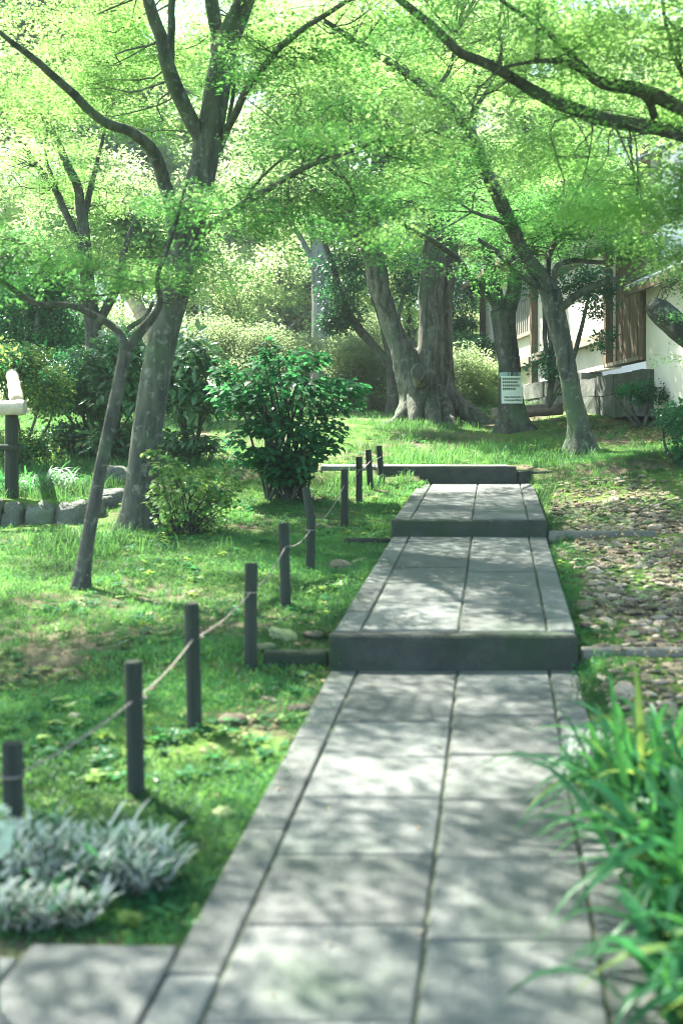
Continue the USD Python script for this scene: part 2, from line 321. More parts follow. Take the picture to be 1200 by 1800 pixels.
# stone edging and boards that run out from the risers
def edging(name, x0, x1, y, z0, z1, th, mat, label, cat):
    v, f = box(x0, x1, y, y + th, z0, z1, .012)
    m = trimesh.Trimesh(v, f).subdivide().subdivide(); p = np.array(m.vertices)
    p += .012 * (np.stack([meshkit.fbm(p * 6 + k * 5, 3, k + 9) for k in range(3)], 1) - .5)
    obj(name, (p, np.array(m.faces)), mat, label=label, cat=cat)
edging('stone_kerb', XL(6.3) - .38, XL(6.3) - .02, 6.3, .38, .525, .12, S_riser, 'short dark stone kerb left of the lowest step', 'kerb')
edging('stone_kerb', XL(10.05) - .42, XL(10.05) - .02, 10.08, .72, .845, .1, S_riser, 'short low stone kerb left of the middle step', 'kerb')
edging('edging_board', XR(10.0) + .03, XR(10.0) + .98, 10.02, .80, .915, .055, W_edge, 'weathered edging board beside the middle step, across the stones', 'edging')
edging('edging_board', XR(6.3) + .03, XR(6.3) + 1.6, 6.32, .40, .545, .05, W_edge, 'grey edging board beside the lowest step behind the green strap leaves', 'edging')
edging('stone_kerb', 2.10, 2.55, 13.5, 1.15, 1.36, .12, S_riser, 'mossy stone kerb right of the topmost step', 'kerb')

# ------------------------------------------------------------------ river stones right of the path
def pebble(c, s, r):
    m = trimesh.creation.icosphere(1); v = np.array(m.vertices)
    v = v * (1 + .8 * (meshkit.noise(v * 1.6 + r.uniform(0, 99, 3), 2)[:, None] - .5))
    v = np.sign(v) * np.abs(v)**.9
    a = r.uniform(0, 6.28); R = np.array([[math.cos(a), -math.sin(a), 0], [math.sin(a), math.cos(a), 0], [0, 0, 1]])
    v = (v * np.array([1, r.uniform(.6, .95), r.uniform(.2, .42)])) @ R.T * s
    t = r.normal(0, .18, 2); v[:, 2] += v[:, 0] * t[0] + v[:, 1] * t[1]
    return v + c, np.array(m.faces)
rs = np.random.default_rng(31)
bedp = thing('stone_bed', (2.6, 9, ground(2.6, 9)), kind='structure')
cand = []
tries = 0
cell = {}
while len(cand) < 2600 and tries < 60000:
    tries += 1
    y = rs.uniform(4.4, 13.2); x = XR(y) + rs.uniform(.10, 3.0)
    if abs(y - 10.04) < .1 or abs(y - 6.34) < .1: continue
    if y > 10.2 and x > XR(y) + .9 + rs.uniform(0, .9): continue
    if y > 11.8 and rs.uniform() > .35: continue
    edge = x - XR(y)
    if edge < .3 and meshkit.noise(np.array([x * 3, y * 3, 0.]), 8) > edge * 2.5 + .2: continue
    s = .026 + .05 * rs.beta(1.3, 3.0)
    if rs.uniform() < .03: s *= 1.5
    k = (int(x / .15), int(y / .15)); ok = True
    for a in (-1, 0, 1):
        for b in (-1, 0, 1):
            for (x2, y2, s2) in cell.get((k[0] + a, k[1] + b), ()):
                if (x - x2)**2 + (y - y2)**2 < (.56 * (s + s2))**2: ok = False
    if not ok: continue
    cell.setdefault(k, []).append((x, y, s)); cand.append((x, y, s))
vis = lambda c: (0 if abs(c[0] / c[1] * FPX) < 640 else -1) + c[2] / c[1]
cand.sort(key=lambda c: -vis(c))
rest = [[] for _ in S_river]
for k, (x, y, s) in enumerate(cand):
    m = pebble(np.array([x, y, G(x, y) + s * .17]), s, rs)
    mi = rs.choice(4, p=[.26, .34, .22, .18])
    if k < 290: obj('stone', m, S_river[mi], bedp, smooth=True)
    else: rest[mi].append(m)
for mi, ms in enumerate(rest):
    if ms: obj('small_stones', cat_m(ms), S_river[mi], bedp, smooth=True, kind='stuff')
# single mossy stones by the left edge of the path
for (px, py, d, s, mi, lab) in ((475, 1222, 5.75, .045, 2, 'dark rounded stone in the moss left of the lowest paving'), (407, 1262, 5.4, .075, 1, 'brownish flat stone in the moss between the third post and the paving'),
                        (525, 1243, 5.6, .06, 1, 'flat brownish stone touching the left edge of the lowest paving'), (500, 1105, 6.75, .10, 3, 'mossy grey stone lying just behind the short dark kerb'),
                        (553, 1108, 6.8, .09, 2, 'grey stone wedged between mossy stone and lowest step'), (468, 1135, 6.5, .07, 2, 'dark stone at the foot of the fourth post'),
                        (630, 972, 9.2, .08, 3, 'low mossy stone beside the paving, below the middle step'), (600, 985, 9.0, .10, 2, 'dark low stone right of the leaning post'),
                        (395, 1462, 4.3, .05, 1, 'flat brownish stone on moss near the silver plant'), (130, 1235, 5.5, .035, 0, 'small white stone in the grass left of the posts')):
    x = (px - 600) / FPX * d
    p = pebble(np.array([0, 0, 0.]), s, np.random.default_rng(px)); o = thing('loose_stone', (x, d, G(x, d)), lab, 'stone', 'stones lying in the moss')
    obj('stone_body', (p[0] + np.array([x, d, G(x, d) + s * .15]), p[1]), S_river[mi], o, smooth=True)

# ------------------------------------------------------------------ rope fence: ten posts, one rope
posts = [(22, 1305, 1515, 3.9), (239, 1160, 1393, 4.5), (342, 1058, 1280, 5.3), (440, 990, 1158, 6.3), (502, 918, 1062, 7.6), (545, 905, 998, 9.0), (605, 824, 928, 11.0), (631, 803, 885, 12.4), (651, 790, 858, 13.0), (671, 783, 843, 13.3)]
plab = ['nearest dark post at the left edge, half behind the silver plant', 'second dark post, whose rope drops to the left edge post', 'third dark post beside the flat brownish stone', 'fourth dark post, left of the lowest step',
        'fifth dark post, straight, before the leaning one', 'leaning dark post with a kinked top section', 'seventh dark post, beside the big hydrangea', 'eighth dark post, just right of the hydrangea', 'ninth dark post, second from the top landing', 'last dark post, next to the top landing']
holes = []
for k, (px, yt, yb, d) in enumerate(posts):
    x = (px - 600) / FPX * d; zg = G(x, d); zt = EYE + (HOR - yt) / FPX * d; r = .036
    o = thing('fence_post', (x, d, zg), plab[k], 'fence post', 'rope fence posts')
    z = [zg - .1, zg, zg + (zt - zg) * .5, zt - .012, zt - .002]
    lean = rng.normal(0, .045, 2)
    P = np.array([[x + lean[0] * (a - zg), d + lean[1] * (a - zg), a] for a in z])
    V, F = tube(P, [r, r, r * .98, r * .97, r * .85], 18, .12, k, 26)
    obj('post', (V, F), W_post, o, smooth=40)
    if k == 5:                                            # its upper piece is tilted to the left
        a = P[-1] - [0, 0, .05]; Vt_, Ft = tube(np.array([a, a + [-.022, 0, .13], a + [-.045, 0, .27]]), [.034, .034, .032], 14, .03, 3, 20)
        obj('tilted_top', (Vt_, Ft), W_post, o, smooth=40)
    for q in range(3):                                    # rope loops round the post
        pass
    h = zg + (zt - zg) * .72
    holes.append(np.array([x, d - .036, h]))
rope = []
for a, b in zip(holes[:-1], holes[1:]):
    t = np.linspace(0, 1, 17)[:, None]; c = a + (b - a) * t; c[:, 2] -= (.13 * np.linalg.norm(b - a) * t * (1 - t))[:, 0] * .9
    for ph in (0, math.pi):                               # two twisted strands
        L = np.linalg.norm(b - a); tt = np.linspace(0, 1, 60)
        cc = np.stack([np.interp(tt, t[:, 0], c[:, k]) for k in range(3)], 1)
        ang = ph + tt * L * 90
        cc = cc + np.stack([np.cos(ang) * .0026, 0 * ang, np.sin(ang) * .0026], 1)
        rope.append(tube(cc, .0031, 5))
    rope.append(tube(np.array([a + [math.cos(u) * .039, .036 + math.sin(u) * .039, 0] for u in np.linspace(0, 6.28, 15)]), .004, 5))
obj('fence_rope', cat_m(rope), P_rope, smooth=True, label='thin pale rope sagging from post to post along the path', cat='rope')

# ------------------------------------------------------------------ foliage machinery
def maple_leaf(s):
    a = np.radians([90, 38, 142, -12, 192]); ln = np.array([1, .86, .86, .55, .55]) * s
    v = [[0, 0, 0]]; f = []
    order = np.argsort(a); a, ln = a[order], ln[order]
    n0 = []
    for k in range(5):
        n0.append(len(v)); v.append([math.cos(a[k]) * ln[k], math.sin(a[k]) * ln[k], -.12 * s])
        if k < 4:
            m = (a[k] + a[k + 1]) / 2; v.append([math.cos(m) * s * .30, math.sin(m) * s * .30, .03 * s])
    e0 = len(v); v.append([math.cos(a[0] - .7) * s * .2, math.sin(a[0] - .7) * s * .2, 0]); v.append([math.cos(a[4] + .7) * s * .2, math.sin(a[4] + .7) * s * .2, 0])
    ringi = [e0] + list(range(1, 10)) + [e0 + 1]
    for p, q_ in zip(ringi[:-1], ringi[1:]): f.append([0, p, q_])
    return np.array(v), np.array(f)
def oval_leaf(L, w, n=3, fold=.25, droop=.3):
    """pointed oval leaf along +y with a fold along the midrib"""
    t = np.linspace(0, 1, n + 2); v = []; f = []
    for k, u in enumerate(t):
        hw = w / 2 * math.sin(math.pi * u**.85)**.8 if 0 < u < 1 else 0.0
        y, z = L * u, -droop * L * u * u
        v += [[-hw, y, z + fold * hw], [0, y, z], [hw, y, z + fold * hw]]
    for k in range(n + 1):
        a = 3 * k
        f += [[a, a + 1, a + 4], [a, a + 4, a + 3], [a + 1, a + 2, a + 5], [a + 1, a + 5, a + 4]]
    v = np.array(v); f = np.array(f)
    A = np.linalg.norm(np.cross(v[f[:, 1]] - v[f[:, 0]], v[f[:, 2]] - v[f[:, 0]]), axis=1)
    return v, f[A > 1e-9]
def quad_leaf(L, w):
    return np.array([[0, 0, 0], [w / 2, L * .5, .06 * L], [0, L, -.1 * L], [-w / 2, L * .5, .06 * L]]), np.array([[0, 1, 2], [0, 2, 3]])
def rotm(yaw, pitch, roll):
    cy, sy, cp, sp, cr, sr = math.cos(yaw), math.sin(yaw), math.cos(pitch), math.sin(pitch), math.cos(roll), math.sin(roll)
    return np.array([[cy, -sy, 0], [sy, cy, 0], [0, 0, 1]]) @ np.array([[1, 0, 0], [0, cp, -sp], [0, sp, cp]]) @ np.array([[cr, 0, sr], [0, 1, 0], [-sr, 0, cr]])
def spray(seed, n=40, rad=.34, size=.05, leaf=maple_leaf, flat=.07):
    """a level fan of leaves on forked twiglets"""
    r = np.random.default_rng(seed); ms = []
    for k in range(n):
        a = r.uniform(-1.15, 1.15); q = rad * math.sqrt(r.uniform(.02, 1)) * (1.25 - .35 * abs(a))
        p = np.array([math.sin(a) * q, math.cos(a) * q, r.normal(0, flat) - .25 * q * q])
        v, f = leaf(size * r.uniform(.7, 1.2)); ms.append((v @ rotm(-a + r.normal(0, .9), r.normal(-.25, .35), r.normal(0, .35)).T + p, f))
    return cat_m(ms)
def clump(seed, n=70, rad=.45, L=.13, w=.07, leaf=None):
    """a rounded clump of leaves facing up and out"""
    r = np.random.default_rng(seed); ms = []
    for k in range(n):
        u = r.normal(0, 1, 3); u /= np.linalg.norm(u); q = rad * r.uniform(.35, 1)**.6
        p = u * q * [1, 1, .7]
        v, f = (leaf or quad_leaf)(L * r.uniform(.6, 1.3), w * r.uniform(.7, 1.2))
        ms.append((v @ rotm(math.atan2(-u[0], u[1]) + r.normal(0, .8), r.normal(-.1, .5), r.normal(0, .5)).T + p, f))
    return cat_m(ms)
protos = {}
def proto(kind, meshes, mats):
    out = []
    for k, m in enumerate(meshes):
        for q, mat in enumerate(mats):
            out.append((m, mat))
    protos[kind] = out
def instancer(name, parent, kind, pos, yaw, pitch, scale, seed=0, pick=None):
    """foliage of one plant: a PointInstancer, kind stuff"""
    p = path_of(name, parent); pi = UsdGeom.PointInstancer.Define(stage, p); o = origin(parent)
    pl = protos[kind]; rel = pi.CreatePrototypesRel()
    for k, (m, mat) in enumerate(pl):
        q = p + '/leaf_cluster' + ('_%03d' % k if k else ''); usdkit.mesh(stage, q, m, mat); rel.AddTarget(q)
    pos = np.asarray(pos, float) - o; n = len(pos)
    r = np.random.default_rng(seed)
    pi.CreateProtoIndicesAttr(Vt.IntArray.FromNumpy((pick if pick is not None else r.integers(0, len(pl), n)).astype(np.int32)))
    pi.CreatePositionsAttr(Vt.Vec3fArray.FromNumpy(pos.astype(np.float32)))
    hy, hp = np.asarray(yaw) / 2, np.asarray(pitch) / 2     # rotate about x by pitch, then about z by yaw
    quats = np.stack([np.cos(hy) * np.cos(hp), np.cos(hy) * np.sin(hp), np.sin(hy) * np.sin(hp), np.sin(hy) * np.cos(hp)], 1)
    pi.CreateOrientationsAttr(Vt.QuathArray([Gf.Quath(*map(float, w)) for w in quats]))
    s = np.broadcast_to(np.asarray(scale, float).reshape(-1, 1), (n, 3)) if np.ndim(scale) < 2 else scale
    pi.CreateScalesAttr(Vt.Vec3fArray.FromNumpy(np.ascontiguousarray(s).astype(np.float32)))
    tag(pi, kind='stuff')
    return p
proto('maple', [spray(k, 104, .42, .033, maple_leaf, .04) for k in range(3)], [L_maple])
proto('maple_mixed', [spray(k, 104, .42, .033, maple_leaf, .04) for k in range(2)], [L_mapledeep, L_mapledeep, L_maple])
proto('maple_deep', [spray(k + 20, 100, .40, .033, maple_leaf, .04) for k in range(3)], [L_mapledeep])
proto('tree', [clump(k + 1, 70, .42, .12, .06) for k in range(3)], [L_tree])
proto('far', [clump(k + 4, 60, .60, .22, .13) for k in range(3)], [L_far])
proto('far_mixed', [clump(k + 4, 60, .60, .20, .12) for k in range(2)], [L_far, L_tree])
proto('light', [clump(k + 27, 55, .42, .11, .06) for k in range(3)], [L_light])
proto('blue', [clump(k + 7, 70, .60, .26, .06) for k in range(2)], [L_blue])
proto('dark', [clump(k + 11, 50, .26, .095, .05, lambda a, b: oval_leaf(a, b, 1)) for k in range(3)], [L_dark])
proto('pale', [clump(k + 14, 70, .26, .06, .035) for k in range(3)], [L_pale])
proto('lime', [clump(k + 17, 40, .16, .055, .035, lambda a, b: oval_leaf(a, b, 1)) for k in range(2)], [L_lime, L_hyd])
proto('gloss', [clump(k + 19, 16, .16, .16, .06, lambda a, b: oval_leaf(a, b, 2)) for k in range(3)], [L_gloss])
proto('shrub', [clump(k + 23, 50, .24, .08, .045, lambda a, b: oval_leaf(a, b, 1)) for k in range(3)], [L_hyd, L_dark])

def fill(blobs, seed, flat=1.0, thin=.0, gap=.42, scale=1.6):
    """points in ellipsoids given as (px, py, d, rx, ry, rz, n); a noise leaves gaps"""
    r = np.random.default_rng(seed); out = []
    for (px, py, d, rx, ry, rz, n) in blobs:
        c = W(px, py, d); k = int(n * 5) + 20
        u = r.normal(0, 1, (k, 3)); u /= np.linalg.norm(u, axis=1, keepdims=True); q = u * (r.uniform(.08, 1, (k, 1))**.42) * [rx, ry, rz] + c
        if gap: q = q[meshkit.fbm(q * scale * [1, 1, 1.9], 2, seed) > gap]
        out.append(q[:n])
    return np.vstack(out)
def wb(x, y, z, rx, ry, rz, n): return (600 + x / y * FPX, HOR - (z - EYE) / y * FPX, y, rx, ry, rz, n)
def crown(parent, kind, blobs, seed, gap=.45, scale=1.5, size=(.75, 1.25), name='foliage', tilt=.28, level=0.0):
    p = fill(blobs, seed, gap=gap, scale=scale); r = np.random.default_rng(seed + 1)
    if level: p[:, 2] += (np.round(p[:, 2] / level) * level - p[:, 2]) * .75      # maples carry their leaves in level layers
    instancer(name, parent, kind, p, r.uniform(0, 6.28, len(p)), r.normal(0, tilt, len(p)), r.uniform(*size, len(p)), seed)
    return p
def twigs(parent, targets, skel, seed, mat, n=140, r0=.012, name='twigs'):
    """thin twigs that reach from the limbs to the foliage"""
    r = np.random.default_rng(seed); S = np.vstack([s[0] for s in skel]); ms = []
    idx = r.choice(len(targets), min(n, len(targets)), replace=False)
    for t in targets[idx]:
        dd = np.linalg.norm(S - t, axis=1) + .8 * np.maximum(S[:, 2] - t[2] + .1, 0); a = S[np.argmin(dd)]
        L = np.linalg.norm(t - a)
        if L > 1.7 or L < .15: continue
        m1 = a + (t - a) * .36 + r.normal(0, .11 * L, 3); m2 = a + (t - a) * .7 + r.normal(0, .10 * L, 3)
        c = spline([a, m1, m2, t], 9); ms.append(tube(c, np.linspace(r0 * min(1, .4 + L * .5), .0025, 9), 5, cap=False))
        for _ in range(2):                                # side twiglets
            k = r.integers(3, 8); e = c[k] + r.normal(0, .22, 3) * [1, 1, .4]
            ms.append(tube(spline([c[k], (c[k] + e) / 2 + r.normal(0, .03, 3), e], 5), np.linspace(.005, .002, 5), 4, cap=False))
    if ms: obj(name, cat_m(ms), mat, parent, smooth=True, kind='stuff')
def tree(name, label, cat, trunk, limbs, barkm, group=None, sides=16, bump=.07, seed=0, flare=1.5):
    """trunk: [(px, py, d, r_px)] from the foot up; limbs: the same, each a part"""
    P, R = limb_world(trunk); x, y = P[0, 0], P[0, 1]; zg = G(x, y)
    o = thing(name, (x, y, zg), label, cat, group)
    if P[0, 2] > zg - .15:
        foot = np.array([x, y, zg - .15]); P = np.vstack([foot, P]); R = np.concatenate([[R[0] * 1.05], R])
    S = spline(np.hstack([P, R[:, None]]), 6 * len(P))
    h = S[:, 2] - zg; S[:, 3] *= 1 + (flare - 1) * np.exp(-np.maximum(h, 0) / (S[0, 3] * 1.6))
    V, F = tube(S[:, :3], S[:, 3], sides, bump, seed, 5.0)
    hv = V[:, 2] - zg                                     # root swellings at the foot
    ang = np.arctan2(V[:, 1] - y, V[:, 0] - x); k = np.exp(-np.maximum(hv, 0) / (S[0, 3] * 1.3)) * .22 * (flare > 1.2)
    V[:, :2] += (V[:, :2] - [x, y]) * (k * np.sin(ang * 5 + seed))[:, None]
    obj('trunk', (V, F), barkm, o, smooth=True)
    skel = [(S[:, :3], S[:, 3])]
    for q, l in enumerate(limbs):
        Pc, Rc, m = limb(l, 10, bump=bump, seed=seed + q, wob=.05)
        obj('branch', m, barkm, o, smooth=True); skel.append((Pc, Rc))
    return o, skel

# ------------------------------------------------------------------ building behind the trees on the right
WA = lambda d, out=0.0: (3.69 + (29.5 - d) * .0762 - out)      # x of the wall's face at depth d; out = how far a piece stands proud
def wbox(d0, d1, out0, out1, z0, z1, ch=.01):
    """box along the slanting wall from depth d0 (near) to d1, proud by out0..out1"""
    pts = [[WA(d, o), d, z] for d in (d0, d1) for o in (out0, out1) for z in (z0, z1)]
    h = trimesh.Trimesh(np.array(pts)).convex_hull
    return np.array(h.vertices), np.array(h.faces)
ZF = 2.955
house = thing('plaster_house', (WA(23), 23, 2.4), 'cream plastered timber house with lattice window behind the tree with the notice', 'house')
obj('wall', wbox(24.32, 29.4, -.2, 0, ZF, 4.06), P_plaster, house)
obj('wall', wbox(24.32, 26.1, -.2, -.06, 4.06, 5.35), P_dark, house, label='dark opening behind the lattice')
obj('wall', wbox(26.1, 29.4, -.2, 0, 4.06, 6.2), P_plaster, house)
obj('wall', wbox(24.32, 26.1, -.2, 0, 5.35, 6.2), P_plaster, house)
obj('wall', wbox(19.05, 24.32, -.2, 0, ZF, 6.2), P_plaster, house)
obj('wall', wbox(17.25, 19.05, -.2, 0, 5.0, 6.2), P_plaster, house)
v, f = box(WA(29.35) + .0, 11, 29.42, 29.6, ZF, 6.2); obj('wall', (v, f), P_plaster, house)
v, f = box(WA(17.3) + .2, 11, 17.1, 17.3, ZF, 6.2); obj('wall', (v, f), P_plaster, house)
for d in (29.35, 23.95, 19.0, 17.2):
    obj('post', wbox(d - .07, d + .07, -.02, .13 if d > 20 else .10, ZF - (.5 if d > 29 else 0), 6.2), W_frame, house)
obj('post', wbox(21.4, 21.5, -.02, .06, ZF, 3.36), W_beam, house)
obj('rail', wbox(19.12, 23.86, -.02, .16, 3.40, 3.56), W_beam, house)
obj('rail', wbox(24.04, 29.26, -.02, .16, 3.36, 3.52), W_beam, house)
obj('rail', wbox(29.46, 30.3, -.02, .16, 3.36, 3.52), W_beam, house)
obj('rail', wbox(24.04, 29.26, -.02, .09, 4.02, 4.10), W_beam, house)
obj('rail', wbox(19.12, 23.86, -.02, .08, 4.95, 5.05), W_frame, house)
win = obj('window_frame', cat_m([wbox(24.30, 24.38, -.02, .07, 4.11, 5.40), wbox(26.06, 26.14, -.02, .07, 4.11, 5.40), wbox(24.38, 26.06, -.02, .07, 5.32, 5.40)]), W_beam, house)
for k in range(9):
    d = 24.5 + k * .19; obj('lattice_bar', wbox(d - .018, d + .018, .015, .05, 4.11, 5.32), W_slat, win)
door = obj('door', wbox(17.28, 18.92, -.12, -.08, ZF + .06, 5.0), W_door, house)
for k in range(9):
    d = 17.30 + k * .18; obj('door_board', wbox(d, d + .172, -.08, -.055 + .004 * (k % 2), ZF + .07, 4.98), W_door, door)
obj('door_sill', wbox(17.28, 18.92, -.08, .12, ZF, ZF + .06), W_beam, house)
obj('door_post', wbox(17.28, 17.36, -.05, .07, ZF + .06, 5.0), W_beam, house)
# foundation stones
rf = random.Random(3)
for row, (za, zb) in enumerate(((2.25, 2.62), (2.63, ZF))):
    d = 16.9 - .3 * row
    d = 19.9 + .25 * row
    while d < 31:
        L = rf.uniform(.65, 1.25)
        v, f = wbox(d + .012, d + L - .012, -.22, .13 + rf.uniform(-.02, .03), za, zb - .005 + rf.uniform(-.012, .004)); m = trimesh.Trimesh(v, f).subdivide().subdivide(); p = np.array(m.vertices)
        p += .04 * (np.stack([meshkit.fbm(p * 4 + k * 5, 3, k) for k in range(3)], 1) - .5)
        obj('foundation_stone', (p, np.array(m.faces)), S_wall, house); d += L
for row, (za, zb, L0) in enumerate(((2.1, 2.47, .6), (2.48, 2.80, .5))):
    d = 16.75
    k = 0
    while d < 19.85 + .25 * row:
        L = rf.uniform(.5, .95); v, f = wbox(d + .012, min(d + L, 20.1) - .012, -.2, .28 + rf.uniform(-.05, .05), za, zb + rf.uniform(-.02, .0)); m = trimesh.Trimesh(v, f).subdivide().subdivide(); p = np.array(m.vertices)
        p += .07 * (np.stack([meshkit.fbm(p * 4 + k2 * 5, 3, k2 + 3) for k2 in range(3)], 1) - .5)
        obj('step_stone', (p, np.array(m.faces)), S_wall, house); d += L
# eaves and tiled roof
def roof(parent, d0, d1, out, z0, run, rise, courses, name='roof'):
    rid = obj(name, cat_m([wbox(d0, d1, out, out + .04, z0 - .10, z0), ]), W_frame, parent)
    pts = []
    for d in (d0, d1):
        for (o, z) in ((out, z0), (out - run, z0 + rise)):
            pts += [[WA(d, o), d, z], [WA(d, o), d, z - .06]]
    h = trimesh.Trimesh(np.array(pts)).convex_hull; obj('roof_deck', (np.array(h.vertices), np.array(h.faces)), W_frame, rid)
    nt = int((d1 - d0) / .26); cnt = 0; restm = []
    for c in range(courses):
        for k in range(nt):
            d = d0 + (k + .5) * (d1 - d0) / nt; o = out + .03 - run * c / courses; o2 = out - run * (c + 1.12) / courses
            za, zb = z0 + rise * c / courses + .045, z0 + rise * (c + 1.12) / courses + .025
            w = (d1 - d0) / nt / 2
            prof = [(-w, 0), (-w * .45, -.022), (0, -.028), (w * .45, -.022), (w * .8, .02), (w, .01)]
            v = []
            for (oo, zz) in ((o, za), (o2, zb)):
                for (a, b) in prof: v.append([WA(d + a, oo), d + a, zz + b])
                for (a, b) in prof[::-1]: v.append([WA(d + a, oo), d + a, zz + b - .018])
            v = np.array(v); q = 12; f = []
            for a in range(q): f += [[a, (a + 1) % q, q + (a + 1) % q], [a, q + (a + 1) % q, q + a]]
            for a in range(1, q - 1): f += [[0, a + 1, a], [q, q + a, q + a + 1]]
            if cnt < 140 and d < 24: obj('tile', (v, np.array(f)), P_tile, rid); cnt += 1
            else: restm.append((v, np.array(f)))
    if restm: obj('far_tiles', cat_m(restm), P_tile, rid, kind='stuff')
roof(house, 17.0, 30.2, .55, 5.75, 3.0, 1.5, 9)
# lower roofed wall to the right of the door
lw = thing('roofed_wall', (WA(15.4), 15.4, 2.4), 'cream wall under low tiled roof, right of the brown door', 'wall')
obj('plaster_face', wbox(13.6, 17.10, -.25, .06, 2.2, 4.0), P_plaster, lw)
roof(lw, 13.4, 17.35, .28, 4.02, 1.6, .95, 5, 'coping_roof')

# ------------------------------------------------------------------ trees
# left maple by the lawn
o, sk = tree('maple_tree', 'large leaning maple with grey trunk on the left lawn, small bush at foot', 'tree',
    [(240, 950, 11, 30), (248, 870, 11, 27), (259, 760, 11, 26.5), (273, 660, 11, 26), (290, 580, 11, 25.5), (306, 520, 11, 25.5), (325, 430, 11, 25.5), (345, 350, 11, 26), (362, 270, 11, 24), (375, 200, 11, 23), (386, 130, 11, 22), (400, 70, 10.9, 21), (420, 25, 10.8, 19), (440, -40, 10.7, 17), (470, -180, 10.5, 13), (500, -400, 10.3, 7)],
    [[(392, 140, 11, 15), (382, 60, 11, 13), (370, 0, 11, 12), (350, -110, 11, 9), (330, -260, 11, 5)],
     [(362, 265, 11, 14), (330, 200, 10.9, 14), (303, 140, 10.8, 14), (288, 80, 10.7, 12), (266, 20, 10.6, 11), (240, -70, 10.5, 8), (200, -200, 10.3, 4)],
     [(300, 118, 10.8, 7), (303, 60, 10.8, 7), (305, -10, 10.9, 6), (320, -120, 10.9, 4)],
     [(318, 460, 11, 14), (303, 380, 10.9, 13), (286, 310, 10.8, 12), (263, 262, 10.6, 11), (232, 234, 10.4, 10), (180, 214, 10.2, 9), (132, 166, 10.0, 8), (85, 124, 9.8, 7), (40, 88, 9.6, 6), (-20, 40, 9.4, 4)],
     [(340, 430, 11, 9), (362, 402, 10.9, 8), (395, 378, 10.7, 7.5), (430, 358, 10.4, 7), (490, 318, 10.0, 6), (550, 290, 9.6, 5), (620, 265, 9.2, 4), (700, 225, 8.9, 3)],
     [(372, 280, 11, 8), (392, 245, 11, 7.5), (410, 205, 10.8, 7), (440, 150, 10.5, 6.5), (472, 108, 10.2, 6), (497, 74, 10, 6), (560, 30, 9.6, 5), (630, -10, 9.2, 4)],
     [(397, 240, 10.9, 4), (410, 170, 11, 3.5), (412, 120, 11.1, 2.5)], [(425, 360, 10.4, 4), (460, 310, 10, 3), (520, 262, 9.6, 2.5), (560, 245, 9.4, 2)]],
    B_maple, seed=3, flare=1.35)
t = crown(o, 'maple_mixed', [(430, 385, 10.0, .6, .6, .2, 22), (560, 300, 9.4, .8, .8, .25, 22), (650, 225, 9.0, .8, .8, .25, 22), (330, 470, 10.4, .3, .4, .16, 10), (318, 345, 10.2, .22, .3, .12, 6), (385, 280, 10.2, .25, .3, .1, 5),
    (520, 100, 9.9, .9, .9, .3, 36), (640, 420, 9.4, .5, .5, .12, 7), (560, 200, 9.8, .6, .6, .2, 20)], 11, level=.32, gap=.47)
t2 = crown(o, 'maple', [(120, 180, 12.5, 1.8, 1.2, .5, 90), (330, 60, 13, 1.8, 1.2, .6, 90), (40, 60, 12, 1.8, 1.2, .6, 90), (500, 120, 12.6, 1.2, 1.2, .5, 60), (340, 0, 14.5, 1.8, 1.2, .6, 110), (420, 60, 13.5, 1.0, 1.0, .4, 45), (240, 130, 13.5, 1.2, 1.0, .4, 50), (350, -190, 10.8, 2.6, 2.4, .6, 190), (80, -170, 10, 2.0, 2.0, .5, 120), (620, -170, 9.4, 1.6, 1.6, .5, 110),
    wb(-.8, 4.6, 5.4, 1.5, 1.5, .35, 89), wb(-1.6, 6.6, 5.7, 1.6, 1.4, .35, 100), wb(-3.2, 5.4, 5.6, 1.5, 1.5, .35, 31), wb(-3.6, 8, 6.0, 1.6, 1.5, .35, 79), wb(-.2, 8.0, 5.8, 1.5, 1.3, .35, 84), wb(-2.3, 5.0, 5.3, 1.1, .9, .3, 90), wb(-2.2, 3.2, 5.4, 1.6, 1.3, .35, 79), wb(-4.6, 9.6, 6.3, 1.6, 1.4, .35, 135), wb(-5.8, 8.6, 6.3, 1.6, 1.5, .35, 114), wb(-4.4, 6.6, 5.8, 1.5, 1.4, .35, 114), wb(-5, 7, 6, 1.6, 1.6, .4, 62)], 13, level=.35, gap=.55, scale=1.5)
twigs(o, np.vstack([t, t2[:200]]), sk, 5, B_dark, 130)

# thin forked tree in front of it
o, sk = tree('young_tree', 'thin dark forked tree leaning in the lawn, in front of the large maple', 'tree',
    [(140, 1045, 8.3, 13), (152, 960, 8.3, 12), (165, 890, 8.3, 11.5), (178, 820, 8.3, 11), (195, 740, 8.3, 11), (210, 670, 8.3, 11), (222, 612, 8.3, 11.5)],
    [[(221, 620, 8.3, 9), (212, 588, 8.3, 7), (190, 566, 8.3, 6.5), (160, 550, 8.2, 6), (120, 535, 8.1, 5.5), (60, 530, 8, 5), (0, 492, 7.9, 4.5), (-80, 465, 7.8, 3)],
     [(222, 615, 8.3, 10), (245, 585, 8.3, 9), (268, 560, 8.3, 8), (282, 530, 8.3, 6), (279, 490, 8.25, 4), (296, 440, 8.2, 4), (312, 385, 8.1, 3), (330, 320, 8.0, 2)]],
    B_dark, seed=8, sides=12, flare=1.5)
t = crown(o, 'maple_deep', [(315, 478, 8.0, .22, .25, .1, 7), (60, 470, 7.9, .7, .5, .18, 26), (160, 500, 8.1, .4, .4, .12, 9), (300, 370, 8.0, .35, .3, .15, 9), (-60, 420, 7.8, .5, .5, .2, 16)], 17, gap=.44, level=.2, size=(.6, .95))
twigs(o, t, sk, 6, B_dark, 26, .007)

